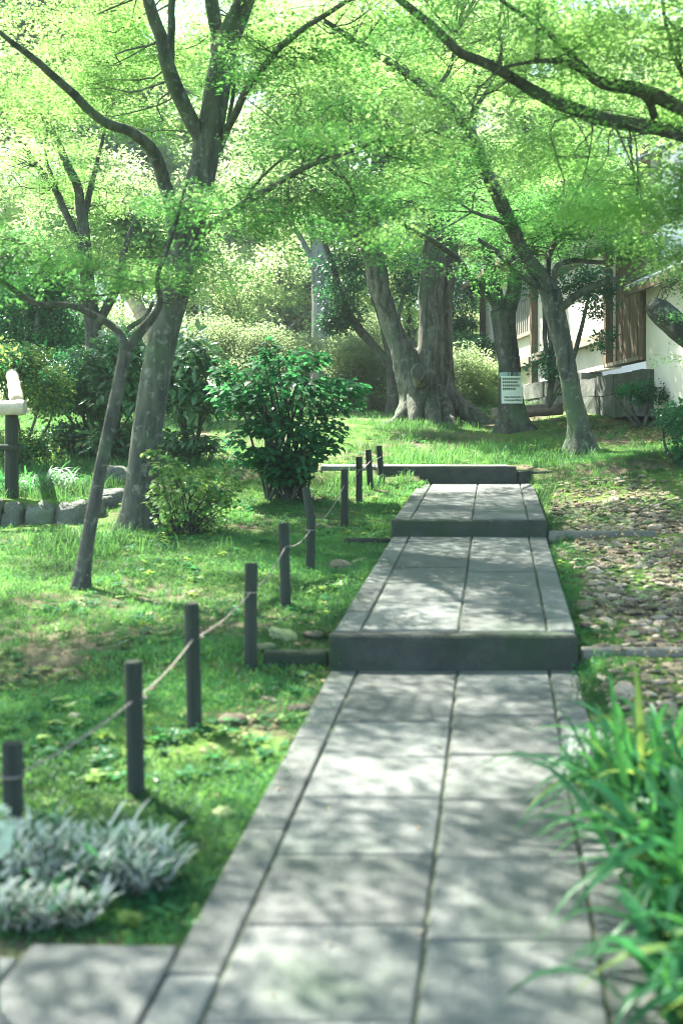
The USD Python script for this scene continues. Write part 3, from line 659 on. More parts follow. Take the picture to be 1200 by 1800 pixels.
# curved maple near the steps on the right
o, sk = tree('maple_tree', 'curved maple with slender grey trunk on the bank, between the steps and the house', 'tree',
    [(1022, 800, 15, 21), (1018, 750, 15, 17), (1005, 690, 15, 16), (992, 620, 15, 16.5), (978, 560, 15, 18), (966, 512, 15, 19)],
    [[(967, 518, 15, 17), (945, 480, 14.9, 14), (920, 445, 14.7, 13), (900, 400, 14.4, 12.5), (875, 345, 14.1, 12), (850, 290, 13.8, 11), (830, 240, 13.4, 10), (805, 200, 13, 9), (760, 160, 12.6, 8), (700, 120, 12.2, 7), (640, 80, 11.8, 6), (570, 35, 11.4, 4)],
     [(968, 530, 15, 10), (985, 540, 14.9, 8), (1003, 528, 14.8, 7), (1022, 512, 14.7, 6.5), (1060, 495, 14.5, 6), (1110, 488, 14.2, 5), (1150, 470, 14, 4), (1200, 440, 13.8, 3)],
     [(966, 520, 15, 9), (974, 482, 15, 6), (985, 464, 15, 5), (1010, 458, 15, 4.5), (1060, 462, 15, 4), (1120, 455, 15, 3)],
     [(966, 520, 15, 8), (962, 470, 15.2, 5.5), (975, 425, 15.4, 5), (1000, 385, 15.6, 4), (1030, 350, 15.8, 3)],
     [(956, 505, 14.95, 8), (925, 490, 14.8, 6), (898, 462, 14.5, 5.5), (870, 440, 14.2, 5), (840, 420, 14, 3)],
     [(900, 395, 14.4, 6), (870, 385, 14, 4), (830, 372, 13.6, 3)], [(815, 215, 13.1, 5), (850, 170, 13.2, 4), (880, 110, 13.4, 3)], [(760, 160, 12.6, 5), (790, 120, 12.5, 4), (800, 60, 12.4, 3)]],
    B_maple, seed=12, flare=1.6)
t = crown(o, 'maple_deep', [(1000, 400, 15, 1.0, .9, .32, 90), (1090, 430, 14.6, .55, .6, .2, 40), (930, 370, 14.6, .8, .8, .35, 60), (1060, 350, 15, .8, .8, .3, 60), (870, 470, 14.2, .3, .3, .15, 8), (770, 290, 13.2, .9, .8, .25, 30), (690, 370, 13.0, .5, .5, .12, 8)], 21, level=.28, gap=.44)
t2 = crown(o, 'maple', [(990, 280, 15, 1.1, 1.0, .35, 70), (800, 110, 13.0, 1.4, 1.2, .35, 70), (660, 50, 12.0, 1.3, 1.2, .4, 70), (1030, 120, 14.6, 1.5, 1.3, .45, 90), (760, 250, 13, .7, .7, .2, 26), (850, -60, 13, 2.2, 1.6, .5, 130)], 23, level=.33, gap=.47)
twigs(o, np.vstack([t, t2]), sk, 9, B_dark, 200)

# maple outside the frame on the right whose limbs reach in at the top
o, sk = tree('maple_tree', 'maple at the right, only its long dark limbs and bright leaves reach in overhead', 'tree',
    [(1900, 1330, 8.6, 60), (1880, 1000, 8.6, 48), (1840, 760, 8.6, 44), (1790, 540, 8.5, 40), (1760, 380, 8.4, 32), (1720, 150, 8.2, 22), (1690, -150, 8.2, 12)],
    [[(1790, 560, 8.5, 28), (1600, 400, 8.3, 20), (1400, 300, 8.1, 16), (1280, 262, 8, 14), (1200, 238, 8, 13), (1150, 226, 8, 13), (1080, 215, 7.9, 12.5), (1020, 195, 7.8, 12), (950, 165, 7.7, 11), (900, 136, 7.6, 9.5), (850, 112, 7.5, 9), (810, 88, 7.4, 8.5), (760, 44, 7.3, 8), (700, -5, 7.2, 7), (600, -90, 7, 4)],
     [(1600, 400, 8.3, 16), (1400, 260, 8, 14), (1280, 215, 7.9, 13), (1200, 190, 7.8, 12), (1155, 168, 7.75, 13), (1125, 158, 7.7, 12), (1060, 146, 7.6, 10), (1020, 118, 7.5, 8), (985, 107, 7.4, 6), (940, 106, 7.3, 4), (880, 120, 7.2, 3)],
     [(1153, 222, 8, 7), (1145, 200, 7.9, 7), (1138, 182, 7.8, 7), (1122, 160, 7.7, 7)],
     [(1022, 118, 7.5, 6), (1000, 90, 7.4, 5.5), (965, 55, 7.3, 5), (920, 25, 7.2, 4), (870, -10, 7.1, 3)],
     [(942, 106, 7.3, 4.5), (946, 70, 7.3, 4), (945, 20, 7.3, 4), (950, -40, 7.3, 3)],
     [(1205, 150, 7.7, 4), (1185, 100, 7.6, 4), (1172, 50, 7.6, 3.5), (1160, -20, 7.5, 3)], [(1060, 146, 7.6, 3), (1010, 85, 7.5, 2.5), (1040, 60, 7.5, 2)]],
    B_dark, seed=15)
t = crown(o, 'maple', [(1130, 330, 7.6, .7, .6, .16, 45), (1000, 60, 7.3, .9, .7, .3, 40), (1150, 60, 7.4, .8, .7, .3, 45), (800, 190, 7.6, .5, .5, .12, 14), (1050, 280, 7.8, .7, .7, .12, 26), (1180, 430, 7.8, .4, .4, .16, 22), (1170, 340, 7.9, .45, .4, .2, 30), (1190, 240, 8.2, .4, .4, .2, 24)], 31, level=.25, gap=.43, size=(.6, .95))
t3 = crown(o, 'maple_mixed', [(730, 320, 7.0, .28, .3, .10, 10), (620, 420, 7.2, .2, .2, .08, 5), (590, 215, 7.0, .4, .35, .1, 10), (480, 220, 7.2, .3, .3, .08, 7), (850, 30, 7.0, .8, .7, .25, 40), (670, 400, 7.4, .22, .2, .06, 5)], 33, gap=.38, size=(.45, .7))
t2 = crown(o, 'maple', [(900, -180, 7.2, 1.6, 1.6, .45, 130), (1300, 100, 7.8, 1.2, 1.2, .5, 90), wb(.8, 5.8, 5.4, 1.4, 1.3, .3, 79), wb(.6, 3.4, 5.0, 1.3, 1.3, .3, 62), wb(2.6, 5.4, 5.4, 1.6, 1.5, .3, 62), wb(2.2, 7.4, 5.7, 1.4, 1.3, .3, 57), (1500, -200, 7.6, 1.6, 1.8, .5, 90)], 35, level=.3, gap=.55, scale=1.5)
twigs(o, np.vstack([t, t2]), sk, 19, B_dark, 130)

# tree with the notice
o, sk = tree('tree_with_notice', 'dark straight tree that carries the white paper notice, in front of the house', 'tree',
    [(906, 765, 18, 27), (902, 735, 18, 21), (898, 700, 18, 19), (895, 640, 18, 18.5), (888, 590, 18, 20), (884, 545, 18, 22)],
    [[(880, 555, 18, 14), (868, 510, 18, 13), (860, 465, 17.9, 11), (855, 415, 17.8, 9), (848, 350, 17.6, 8), (835, 240, 17.4, 5)],
     [(890, 555, 18, 14), (902, 510, 18, 13), (906, 460, 18.1, 11), (910, 400, 18.2, 9), (920, 320, 18.4, 7), (925, 200, 18.5, 4)],
     [(874, 540, 18, 7), (850, 512, 17.8, 6.5), (833, 494, 17.5, 6), (805, 456, 17, 5.5), (770, 430, 16.4, 5), (705, 390, 15.6, 4.5), (640, 345, 14.8, 3)]],
    B_dark, seed=18, flare=1.5)
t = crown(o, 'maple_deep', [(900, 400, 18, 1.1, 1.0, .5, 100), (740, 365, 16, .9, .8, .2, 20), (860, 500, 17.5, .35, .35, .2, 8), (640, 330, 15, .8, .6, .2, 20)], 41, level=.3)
t2 = crown(o, 'maple', [(830, 330, 18, 1.0, 1.0, .4, 60), (1000, 190, 18.4, 1.4, 1.2, .5, 80), (1090, 290, 18.6, 1.1, 1.1, .4, 80)], 43, level=.35)
twigs(o, np.vstack([t, t2]), sk, 29, B_dark, 90)
nz = EYE + (HOR - 686) / FPX * 18; nx = (899 - 600) / FPX * 17.8; ny = 17.77
nt = thing('paper_notice', (nx, ny, nz), 'white paper notice with black lettering fixed to a tree trunk', 'notice')
uu = np.linspace(-.165, .165, 9); vv = []; ff = []
for k, u in enumerate(uu):
    yb = ny + .55 * u * u
    for z in (nz - .215, nz + .215): vv.append([nx + u + .018 * (nz - z), yb, z])
    for z in (nz - .215, nz + .215): vv.append([nx + u + .018 * (nz - z), yb + .003, z])
for k in range(8):
    a, b = 4 * k, 4 * k + 4
    ff += [[a, b, b + 1], [a, b + 1, a + 1], [a + 2, a + 3, b + 3], [a + 2, b + 3, b + 2], [a + 1, b + 1, b + 3], [a + 1, b + 3, a + 3], [a, a + 2, b + 2], [a, b + 2, b]]
ff += [[0, 1, 3], [0, 3, 2], [32, 35, 33], [32, 34, 35]]
obj('sheet', (np.array(vv), np.array(ff)), P_paper, nt)
def on_sheet(m, x0, z0):
    v = np.array(m.vertices); u = v[:, 0] + x0; z = v[:, 1] + z0 + nz
    return np.stack([nx + u + .018 * (nz - z), ny + .55 * u * u - .004 + v[:, 2] * .5, z], 1), np.array(m.faces)
for k, (s, z) in enumerate((('make photographs', -.125), ('is not permitted', -.175))):
    m = meshkit.text_mesh(s, .027, .002, True); m.apply_translation([-m.bounds[:, 0].mean(), 0, 0]); m.apply_scale([min(1, .27 / m.extents[0]), 1, 1]); obj('lettering', on_sheet(m, .012, z), P_ink, nt)
rk = random.Random(2)
for row, nch in enumerate((9, 8, 9, 7)):                   # rows of small brush-stroke characters
    ms = []
    for c in range(nch):
        for s_ in range(5):
            hor = s_ % 2 == 0; L = .022 if hor else .024
            b = trimesh.creation.box([L if hor else .0055, .0055 if hor else L, .002]); b.apply_translation([c * .030 + rk.uniform(-.002, .002) + (0 if hor else (s_ - 2) * .006), (s_ - 2) * .006 if hor else 0, 0]); ms.append(b)
    obj('lettering', on_sheet(trimesh.util.concatenate(ms), -.135, .170 - row * .052), P_ink, nt)
obj('wrap_band', tube(np.array([[.295 * 18.0 / 18 + 2.37, 18.0, nz + .20], [2.665, 18.0, nz + .28]]), [.182, .182], 18, cap=False), P_band, nt, smooth=True)
# low bench of a split log behind it
bt = thing('log_bench', W(925, 742, 18.6), 'low dark split-log bench behind the tree with the notice', 'bench')
A, Bp = W(866, 727, 18.9), W(988, 718, 18.5)
obj('seat_log', tube(np.linspace(A, Bp, 12), .10, 12, .12, 4, 8), W_bench, bt, smooth=True)
for px, d in ((880, 18.85), (975, 18.55)):
    p = W(px, 735, d); obj('leg', tube(np.array([[p[0], p[1], G(p[0], p[1]) - .08], [p[0], p[1], p[2]]]), [.09, .08], 10, .1, 3, 8), W_bench, bt, smooth=True)

# great camphor tree in the middle: a smoothed union of tapered stems and roots
def chain(pts):
    P, R = limb_world(pts); S = spline(np.hstack([P, R[:, None]]), 3 * len(P)); out = []
    sp = trimesh.creation.icosphere(2)
    for a, b in zip(S[:-1], S[1:]):
        out.append(manifold3d.Manifold.hull_points(np.vstack([sp.vertices * max(a[3], .02) + a[:3], sp.vertices * max(b[3], .02) + b[:3]])))
    return manifold3d.Manifold.batch_boolean(out, manifold3d.OpType.Add)
stems = [[(744, 750, 20, 46), (738, 700, 20, 36), (716, 640, 20, 26), (688, 570, 20, 21), (667, 500, 19.9, 19), (656, 440, 19.8, 17), (652, 380, 19.7, 15), (662, 300, 19.6, 15), (690, 180, 19.5, 10)],
         [(755, 750, 20, 44), (756, 690, 20, 32), (755, 640, 20, 25), (755, 560, 20, 20.5), (759, 480, 20, 18.5), (764, 420, 20, 17), (770, 350, 20.1, 15), (780, 250, 20.2, 13), (770, 120, 20.3, 8)],
         [(772, 750, 20.2, 38), (774, 690, 20.2, 24), (778, 620, 20.3, 17), (782, 540, 20.4, 14), (788, 470, 20.4, 13), (795, 400, 20.4, 12), (812, 300, 20.5, 12), (840, 180, 20.6, 7)],
         [(782, 670, 20, 16), (800, 706, 19.9, 17), (824, 730, 19.8, 14), (852, 742, 19.6, 10), (885, 751, 19.4, 5)],
         [(722, 705, 20, 20), (706, 732, 19.8, 15), (688, 747, 19.6, 10), (655, 757, 19.4, 5)],
         [(735, 690, 19.8, 18), (728, 728, 19.5, 14), (722, 752, 19.3, 9)], [(760, 690, 19.8, 15), (762, 730, 19.4, 12), (766, 756, 19.2, 8)], [(776, 690, 19.9, 14), (785, 730, 19.5, 11), (793, 752, 19.2, 7)],
         [(738, 668, 19.6, 14), (735, 655, 19.2, 12)]]
man = manifold3d.Manifold.batch_boolean([chain(s) for s in stems], manifold3d.OpType.Add).refine_to_length(.09)
mm = man.to_mesh(); tm = trimesh.Trimesh(mm.vert_properties[:, :3], mm.tri_verts, process=True)
trimesh.smoothing.filter_taubin(tm, iterations=12)
nv = np.array(tm.vertex_normals); pv = np.array(tm.vertices)
pv = pv + nv * ((meshkit.fbm(pv * [9, 9, 1.4], 4, 5) - .5) * .11 + (meshkit.fbm(pv * [3, 3, .8], 2, 6) - .5) * .14)[:, None]
cbase = W(750, 748, 20); cbase[2] = G(cbase[0], cbase[1])
o = thing('camphor_tree', cbase, 'great old tree with three stems, spreading roots and a knot hole, centre of picture', 'tree')
obj('trunk', (pv, np.array(tm.faces)), B_camphor, o, smooth=True)
kc = W(735, 654, 19.15)
th = np.linspace(0, 2 * math.pi, 25)
ring = np.stack([kc[0] + .105 * np.cos(th), np.full(25, kc[1] - .03), kc[2] + .125 * np.sin(th)], 1)
obj('knot_ring', tube(ring, .026, 8, .25, 4, 12, cap=False), B_camphor, o, smooth=True)
ms = trimesh.creation.icosphere(2); obj('knot_hole', (np.array(ms.vertices) * [.09, .02, .11] + kc - [0, .035, 0], np.array(ms.faces)), P_dark, o, smooth=True, label='dark round hole of the knot')
sk = []
for s in stems[:3]: P, R = limb_world(s); S = spline(P, 30); sk.append((S, R))
for l in ([(655, 440, 19.8, 10), (610, 400, 19.6, 7), (570, 350, 19.4, 5), (530, 310, 19.2, 3)], [(780, 300, 20.1, 9), (720, 230, 19.8, 6), (660, 200, 19.4, 4)], [(798, 400, 20.4, 9), (850, 330, 20, 6), (900, 280, 19.8, 4)]):
    Pc, Rc, m = limb(l, 10); obj('branch', m, B_camphor, o, smooth=True); sk.append((Pc, Rc))
t = crown(o, 'tree', [(740, 310, 19.8, 1.3, 1.2, .6, 90), (570, 330, 19.4, 1.0, 1.0, .5, 50), (810, 90, 20.2, 2.0, 1.8, .8, 120), (590, 180, 19.5, 1.2, 1.2, .6, 70), (610, 400, 19.2, .6, .6, .25, 12)], 51, gap=.48, scale=1.2)
twigs(o, t, sk, 39, B_camphor, 80, .02)

# limb sawn off short, on a tree that stands outside the frame on the right
o, sk = tree('pruned_tree', 'tree outside the right edge, its thick sawn-off limb stub before the cream wall', 'tree',
    [(1480, 940, 12, 36), (1470, 760, 12, 30), (1440, 660, 12, 27), (1420, 520, 12, 22), (1410, 380, 12, 16), (1430, 200, 12, 9)],
    [[(1450, 700, 12, 24), (1330, 655, 11.9, 22), (1245, 615, 11.8, 22), (1195, 578, 11.8, 23), (1160, 546, 11.8, 22), (1148, 534, 11.8, 17)]], B_dark, seed=41)
Pc, Rc = limb_world([(1150, 536, 11.8, 15), (1144, 530, 11.79, 11)]); obj('sawn_end', tube(Pc, Rc, 14, .04, 3, 14), B_camphor, o, smooth=40)
t = crown(o, 'maple_deep', [(1190, 490, 11.7, .22, .25, .14, 12), (1200, 620, 11.7, .12, .15, .14, 7), (1180, 560, 11.6, .12, .12, .08, 4), (1350, 300, 12, .8, .8, .5, 40)], 63, gap=.36, size=(.5, .8))
twigs(o, t, sk, 64, B_dark, 24, .006)

# trees farther back
o, sk = tree('tall_tree', 'straight pale-barked tree rising behind the big hydrangea', 'tree',
    [(562, 745, 26, 19), (563, 660, 26, 17.5), (565, 560, 26, 17), (563, 460, 26, 16.5), (560, 380, 26, 16), (562, 340, 26, 15)],
    [[(557, 390, 26, 11), (543, 355, 26, 9), (528, 325, 26, 8), (500, 260, 26, 5)], [(566, 370, 26, 12), (574, 330, 26, 10), (585, 270, 26, 8), (600, 150, 26, 5)], [(555, 470, 26, 6), (533, 425, 26, 5), (505, 385, 26, 4), (480, 360, 26, 3)], [(575, 430, 26, 5), (600, 400, 26, 4), (625, 350, 26, 3)]],
    B_grey, seed=22, flare=1.3)
t = crown(o, 'tree', [(520, 260, 26, 1.8, 1.6, .8, 100), (580, 100, 26, 2.2, 1.8, 1.0, 120), (470, 350, 26, 1.0, 1.0, .5, 40)], 53, scale=1.1)
twigs(o, t, sk, 41, B_grey, 40, .02)
o, sk = tree('slender_tree', 'slender dark tree with a long branch leaning left, just left of the great old tree', 'tree',
    [(690, 738, 23, 10), (690, 690, 23, 9.5), (688, 640, 23, 10)],
    [[(688, 645, 23, 9), (655, 605, 23, 8), (622, 565, 23, 8), (602, 525, 23, 7), (585, 470, 23, 6), (560, 400, 23, 4)], [(689, 640, 23, 7), (672, 575, 23, 5), (652, 500, 23, 5), (640, 430, 23, 4), (620, 380, 23, 3)], [(690, 640, 23, 5), (700, 560, 23, 4), (712, 500, 23, 3)]],
    B_dark, seed=25)
t = crown(o, 'dark', [(610, 490, 23, .7, .6, .7, 60), (600, 560, 23, .35, .3, .35, 30), (650, 410, 23, .8, .7, .4, 26), (715, 480, 23.5, .5, .6, .5, 26), (600, 390, 23, .7, .6, .3, 20)], 55, gap=.42, scale=2)
o, sk = tree('small_tree', 'small twisting tree with many thin limbs at the left, behind the thin forked tree', 'tree',
    [(168, 745, 16, 15), (166, 640, 16, 14), (163, 570, 16, 14), (156, 520, 16, 13), (150, 450, 16, 12), (146, 390, 16, 10)],
    [[(147, 400, 16, 9), (138, 335, 16, 8), (118, 285, 15.9, 7), (96, 240, 15.8, 6), (70, 200, 15.7, 4), (40, 150, 15.6, 3)], [(156, 545, 16, 10), (130, 505, 15.8, 9), (100, 480, 15.6, 8), (62, 442, 15.4, 7), (15, 418, 15.2, 5)],
     [(148, 450, 16, 7), (124, 390, 16, 6), (98, 335, 16.1, 6), (62, 285, 16.2, 5), (20, 225, 16.3, 3)], [(168, 575, 16, 8), (197, 525, 16, 8), (213, 480, 16, 7), (222, 430, 16, 5), (240, 380, 16, 3)], [(146, 400, 16, 6), (160, 330, 16.2, 5), (180, 250, 16.3, 3), (190, 180, 16.3, 2)], [(100, 340, 16, 4), (80, 270, 16, 3), (85, 200, 16, 2)], [(205, 610, 16, 5), (225, 580, 15.9, 5), (255, 560, 15.8, 4), (268, 530, 15.7, 3)]],
    B_dark, seed=28)
t = crown(o, 'maple', [(50, 300, 16.4, 1.1, .9, .4, 60), (180, 330, 16.5, .8, .8, .4, 40), (210, 470, 16, .7, .7, .25, 36), (40, 430, 15.4, .8, .7, .25, 36), (110, 180, 16, 1.4, 1.2, .5, 80)], 57, level=.3, gap=.47)
twigs(o, t, sk, 43, B_dark, 110, .012)
o, sk = tree('tan_tree', 'sunlit tan forked trunk far back at the left', 'tree',
    [(275, 660, 22, 17), (266, 600, 22, 15), (256, 565, 22, 15), (248, 548, 22, 14)], [[(250, 555, 22, 12), (232, 525, 22, 11), (212, 500, 22, 10), (190, 470, 22, 7)], [(250, 552, 22, 10), (240, 520, 22.2, 8), (246, 490, 22.3, 6), (255, 440, 22.3, 4)]], B_tan, seed=31, flare=1.1)
crown(o, 'tree', [(200, 400, 22, 1.8, 1.5, .9, 150), (280, 420, 22.5, 1.2, 1.2, .7, 90)], 59)

# multi-stemmed dark shrubby trees at the left edge
def stems_plant(name, label, cat, base, stemlist, barkm, kind, blobs, seed, group=None, gap=.42, scale=2.2, size=(.7, 1.2), twg=0):
    P0 = W(*base); P0[2] = G(P0[0], P0[1])
    o = thing(name, P0, label, cat, group); sk = []
    for q, l in enumerate(stemlist):
        Pc, Rc, m = limb([(base[0] + (k_ * 2 - 1) * 2, base[1] + 4, base[2], l[0][3]) for k_ in (0,)] + list(l), 8, bump=.05, seed=seed + q); obj('stem', m, barkm, o, smooth=True); sk.append((Pc, Rc))
    t = crown(o, kind, blobs, seed, gap=gap, scale=scale, size=size, tilt=.4)
    if twg: twigs(o, t, sk, seed, barkm, twg, .008)
    return o, t, sk
stems_plant('shrubby_tree', 'bushy many-stemmed tree with dark leaves at the left edge', 'tree', (50, 690, 17), [[(45, 600, 17, 6), (42, 520, 17, 5), (30, 440, 17, 4)], [(60, 610, 17, 5), (68, 540, 17, 4), (75, 470, 17, 3)], [(38, 620, 17, 5), (20, 560, 17, 4), (5, 500, 17, 3)]], B_grey, 'shrub',
    [(30, 570, 17.2, .9, .7, .8, 110), (80, 600, 17.2, .6, .6, .6, 70), (20, 480, 17.4, .9, .8, .6, 90), (110, 520, 17.6, .6, .6, .6, 50)], 61)
stems_plant('camellia', 'thin-stemmed dark glossy shrub against the house wall, right of the notice', 'shrub', (965, 712, 17), [[(968, 660, 17, 5), (958, 600, 17, 4), (956, 540, 17, 3.5), (950, 480, 17, 3)], [(972, 650, 17, 5), (966, 580, 17, 5), (962, 530, 17, 4), (975, 480, 17, 3)], [(1000, 650, 17, 4), (1018, 590, 17, 4), (1030, 540, 17, 3), (1040, 500, 17, 2)]], B_dark, 'dark',
    [(1040, 525, 17, .42, .35, .42, 34), (1010, 490, 17, .4, .35, .3, 22), (970, 640, 16.9, .28, .28, .25, 18), (1060, 600, 17, .2, .2, .2, 6), (960, 500, 17.1, .4, .4, .3, 14)], 63, size=(.5, .8))

# clipped azaleas and hedges in the sun, dark shrubs, far woodland
def mound(name, label, cat, base, blobs, kind, seed, group=None, gap=.30, size=(.8, 1.2), scale=1.6, core=None):
    P0 = W(*base); P0[2] = G(P0[0], P0[1]); o = thing(name, P0, label, cat, group)
    r = np.random.default_rng(seed); ms = []
    for k in range(6):
        a = r.uniform(0, 6.28); b = W(*blobs[k % len(blobs)][:3]) + r.normal(0, .25, 3); ms.append(tube(spline([P0 - [0, 0, .05], (P0 + b) / 2 + r.normal(0, .08, 3), b], 7), np.linspace(.03, .008, 7), 6, cap=False))
    obj('stems', cat_m(ms), B_dark, o, smooth=True)
    low_ = [wb(P0[0] + dx, P0[1] - .1, P0[2] + .22, blobs[0][3] * .75, blobs[0][4] * .8, .22, int(blobs[0][6] * .55)) for dx in ((-.35 * blobs[0][3], .35 * blobs[0][3]) if name != 'low_plant' and blobs[0][3] > .3 else ())]
    crown(o, kind, list(blobs) + low_, seed, gap=gap, scale=scale, size=size, tilt=.4)
    return o
AZ = 'clipped azalea mounds'
mound('azalea', 'rounded pale azalea between great old tree and house corner', 'shrub', (825, 705, 25), [(815, 655, 25, .75, .6, .55, 130), (870, 670, 25.5, .6, .5, .45, 80), (790, 690, 24.5, .5, .5, .35, 50)], 'pale', 71)
mound('azalea', 'high sunlit pale azalea bank far behind, right of the great old tree', 'shrub', (825, 640, 31), [(815, 590, 31, 1.0, .8, .7, 150), (870, 600, 32, 1.0, .8, .7, 120), (830, 540, 33, .9, .8, .6, 100)], 'pale', 72)
mound('azalea', 'wide pale azalea bank behind the hydrangea, left of the straight pale tree', 'shrub', (450, 690, 24), [(420, 610, 24, 1.1, .7, .45, 140), (490, 620, 24, .9, .7, .45, 110), (360, 600, 24.5, .8, .7, .5, 100), (430, 655, 23.5, 1.2, .6, .4, 110)], 'pale', 73)
mound('azalea', 'pale azalea bank between the straight pale tree and slender dark tree', 'shrub', (625, 690, 25), [(610, 620, 25, .8, .7, .45, 90), (655, 640, 25, .6, .6, .45, 70), (640, 590, 26, .7, .7, .5, 80)], 'pale', 74)
mound('azalea', 'pale sunlit azalea high on the bank left of the large maple trunk', 'shrub', (215, 620, 25), [(210, 570, 25, 1.1, .8, .5, 110), (130, 590, 25, .8, .8, .5, 80)], 'pale', 75)
mound('dark_shrub', 'dark shaded shrub behind the thin forked tree', 'shrub', (160, 738, 15.5), [(150, 670, 15.5, .55, .5, .42, 95), (200, 690, 15.4, .4, .4, .3, 50), (115, 690, 15.6, .3, .3, .25, 30)], 'shrub', 76, size=(.7, 1.1))
mound('dark_shrub', 'dark green shrub behind the slender tree, at the foot of the bank', 'shrub', (630, 735, 25.5), [(640, 690, 25.5, .6, .5, .4, 60), (600, 700, 25, .5, .5, .35, 50), (700, 680, 26, .5, .5, .5, 50)], 'shrub', 77)
mound('dark_shrub', 'dark leafy shrub right of the great old tree, above the rounded azalea', 'shrub', (830, 650, 28), [(815, 610, 28, .8, .6, .25, 50), (800, 560, 29, .5, .5, .6, 50), (810, 500, 30, .7, .6, .6, 60)], 'dark', 78, size=(.8, 1.3))
mound('light_shrub', 'light leafy shrub at the left edge behind the bamboo rail', 'shrub', (30, 720, 14.5), [(35, 650, 14.5, .45, .4, .35, 70), (80, 680, 14.4, .35, .3, .3, 50), (-20, 640, 14.6, .4, .4, .4, 50)], 'lime', 79, size=(.8, 1.3))
mound('glossy_shrub', 'big-leaved shiny shrub between the thin tree and the large maple', 'shrub', (215, 735, 14.8), [(225, 615, 14.8, .42, .4, .2, 34), (190, 640, 14.7, .35, .35, .25, 30), (215, 680, 14.6, .35, .3, .3, 26)], 'gloss', 80, gap=.3)
mound('glossy_shrub', 'big-leaved shiny whitish shrub just right of the large maple trunk', 'shrub', (335, 745, 14.6), [(335, 640, 14.6, .35, .35, .2, 28), (320, 690, 14.5, .3, .3, .3, 30), (365, 705, 14.6, .25, .25, .25, 20), (335, 610, 14.8, .25, .3, .15, 14)], 'gloss', 81, gap=.3)
mound('dark_shrub', 'small dark shrub at the right edge on the grassy bank', 'shrub', (1195, 815, 13.5), [(1195, 745, 13.5, .22, .2, .2, 24), (1190, 790, 13.5, .15, .15, .15, 10)], 'shrub', 82, size=(.5, .8))
mound('low_plant', 'low leafy plant at the foot of the step stones under the cream wall', 'plant', (1130, 708, 16.4), [(1125, 688, 16.4, .30, .22, .12, 26), (1180, 695, 16.2, .3, .2, .1, 18)], 'shrub', 83, size=(.5, .75))
for k, (px, py, d, rx, lab) in enumerate(((410, 520, 30, 1.3, 'sunlit light-leaved sapling right of the large maple trunk, above the azalea bank'), (490, 460, 32, 1.3, 'sunlit light-leaved sapling left of the straight pale tree'), (630, 520, 31, 1.0, 'sunlit sapling seen between the straight pale tree and the great old tree'),
                                      (290, 450, 29, 1.3, 'sunlit light-leaved sapling behind the large maple trunk'), (120, 430, 28, 1.4, 'sunlit light-leaved sapling behind the small twisting tree'), (720, 500, 30, .8, 'sunlit sapling seen through the fork of the great old tree'), (10, 330, 27, 1.5, 'sunlit light-leaved sapling at the left edge'))):
    x = (px - 600) / FPX * d; zg = G(x, d); zc = EYE + (HOR - py) / FPX * d; o = thing('sapling', (x, d, zg), lab, 'tree'); r = np.random.default_rng(140 + k)
    obj('trunk', tube(spline([[x, d, zg - .2], [x + .1, d, (zg + zc) / 2], [x - .1, d, zc + .6]], 10), np.linspace(.07, .02, 10), 8), B_grey, o, smooth=True)
    t = crown(o, 'light', [(px, py, d, rx, 1.1, .55, 30), (px - 40, py + 60, d, rx * .8, 1.0, .45, 20), (px + 45, py + 50, d - .4, rx * .8, 1.0, .45, 20), (px + 10, py - 60, d, rx * .8, 1.0, .5, 24)], 150 + k, gap=.5, scale=1.2, tilt=.4, size=(.8, 1.3))
    ms = []
    for q in range(10):
        b = t[r.integers(len(t))]; a = np.array([x, d, max(b[2] - .9, zg + .5)]); ms.append(tube(spline([a, (a + b) / 2 + r.normal(0, .12, 3), b], 7), np.linspace(.03, .008, 7), 5, cap=False))
    obj('limbs', cat_m(ms), B_grey, o, smooth=True)
for k, (px, d, rpx, lean_, lab) in enumerate(((345, 33, 4, .4, 'thin dark trunk behind the large maple, right of its stem'), (395, 36, 4, -.3, 'thin dark trunk in the wood above the azalea bank'), (470, 35, 5, .3, 'dark trunk behind the top of the hydrangea'), (525, 34, 4, .5, 'thin trunk just left of the straight pale tree'), (605, 30, 4, -.5, 'thin trunk right of the straight pale tree'), (712, 30, 5, .2, 'thin trunk seen in the fork of the great old tree'), (820, 34, 5, -.2, 'thin trunk in the wood right of the great old tree'), (95, 30, 5, .4, 'thin trunk in the wood left of the small twisting tree'), (225, 31, 4, -.3, 'thin trunk between the small twisting tree and the large maple'))):
    x = (px - 600) / FPX * d; zg = G(x, d); rr_ = rpx / FPX * d; o = thing('wood_sapling', (x, d, zg), lab, 'tree'); r = np.random.default_rng(170 + k)
    pts = [[x, d, zg - .2], [x + lean_ * .4, d, zg + 2.2], [x + lean_ * .7 + r.normal(0, .15), d, zg + 4.5], [x + lean_ * 1.3, d, zg + 7.5]]
    obj('trunk', tube(spline(pts, 18), np.linspace(rr_, rr_ * .4, 18), 8, .06, k, 4), B_dark, o, smooth=True)
    for q in range(4):
        h = r.uniform(.35, .85); a = spline(pts, 20)[int(h * 19)]; e = a + np.array([r.normal(0, 1.1), r.normal(0, .5), r.uniform(.5, 1.6)]); obj('branch', tube(spline([a, (a + e) / 2 + r.normal(0, .12, 3), e], 8), np.linspace(rr_ * .45, .012, 8), 6), B_dark, o, smooth=True)
    top_ = np.array(pts[-1]); crown(o, 'tree' if k % 2 else 'light', [wb(top_[0], top_[1], top_[2] - 1.2, 1.2, 1.1, .8, 50), wb(x + lean_, d, zg + 4.4, 1.1, 1.0, .5, 26)], 180 + k, gap=.46)
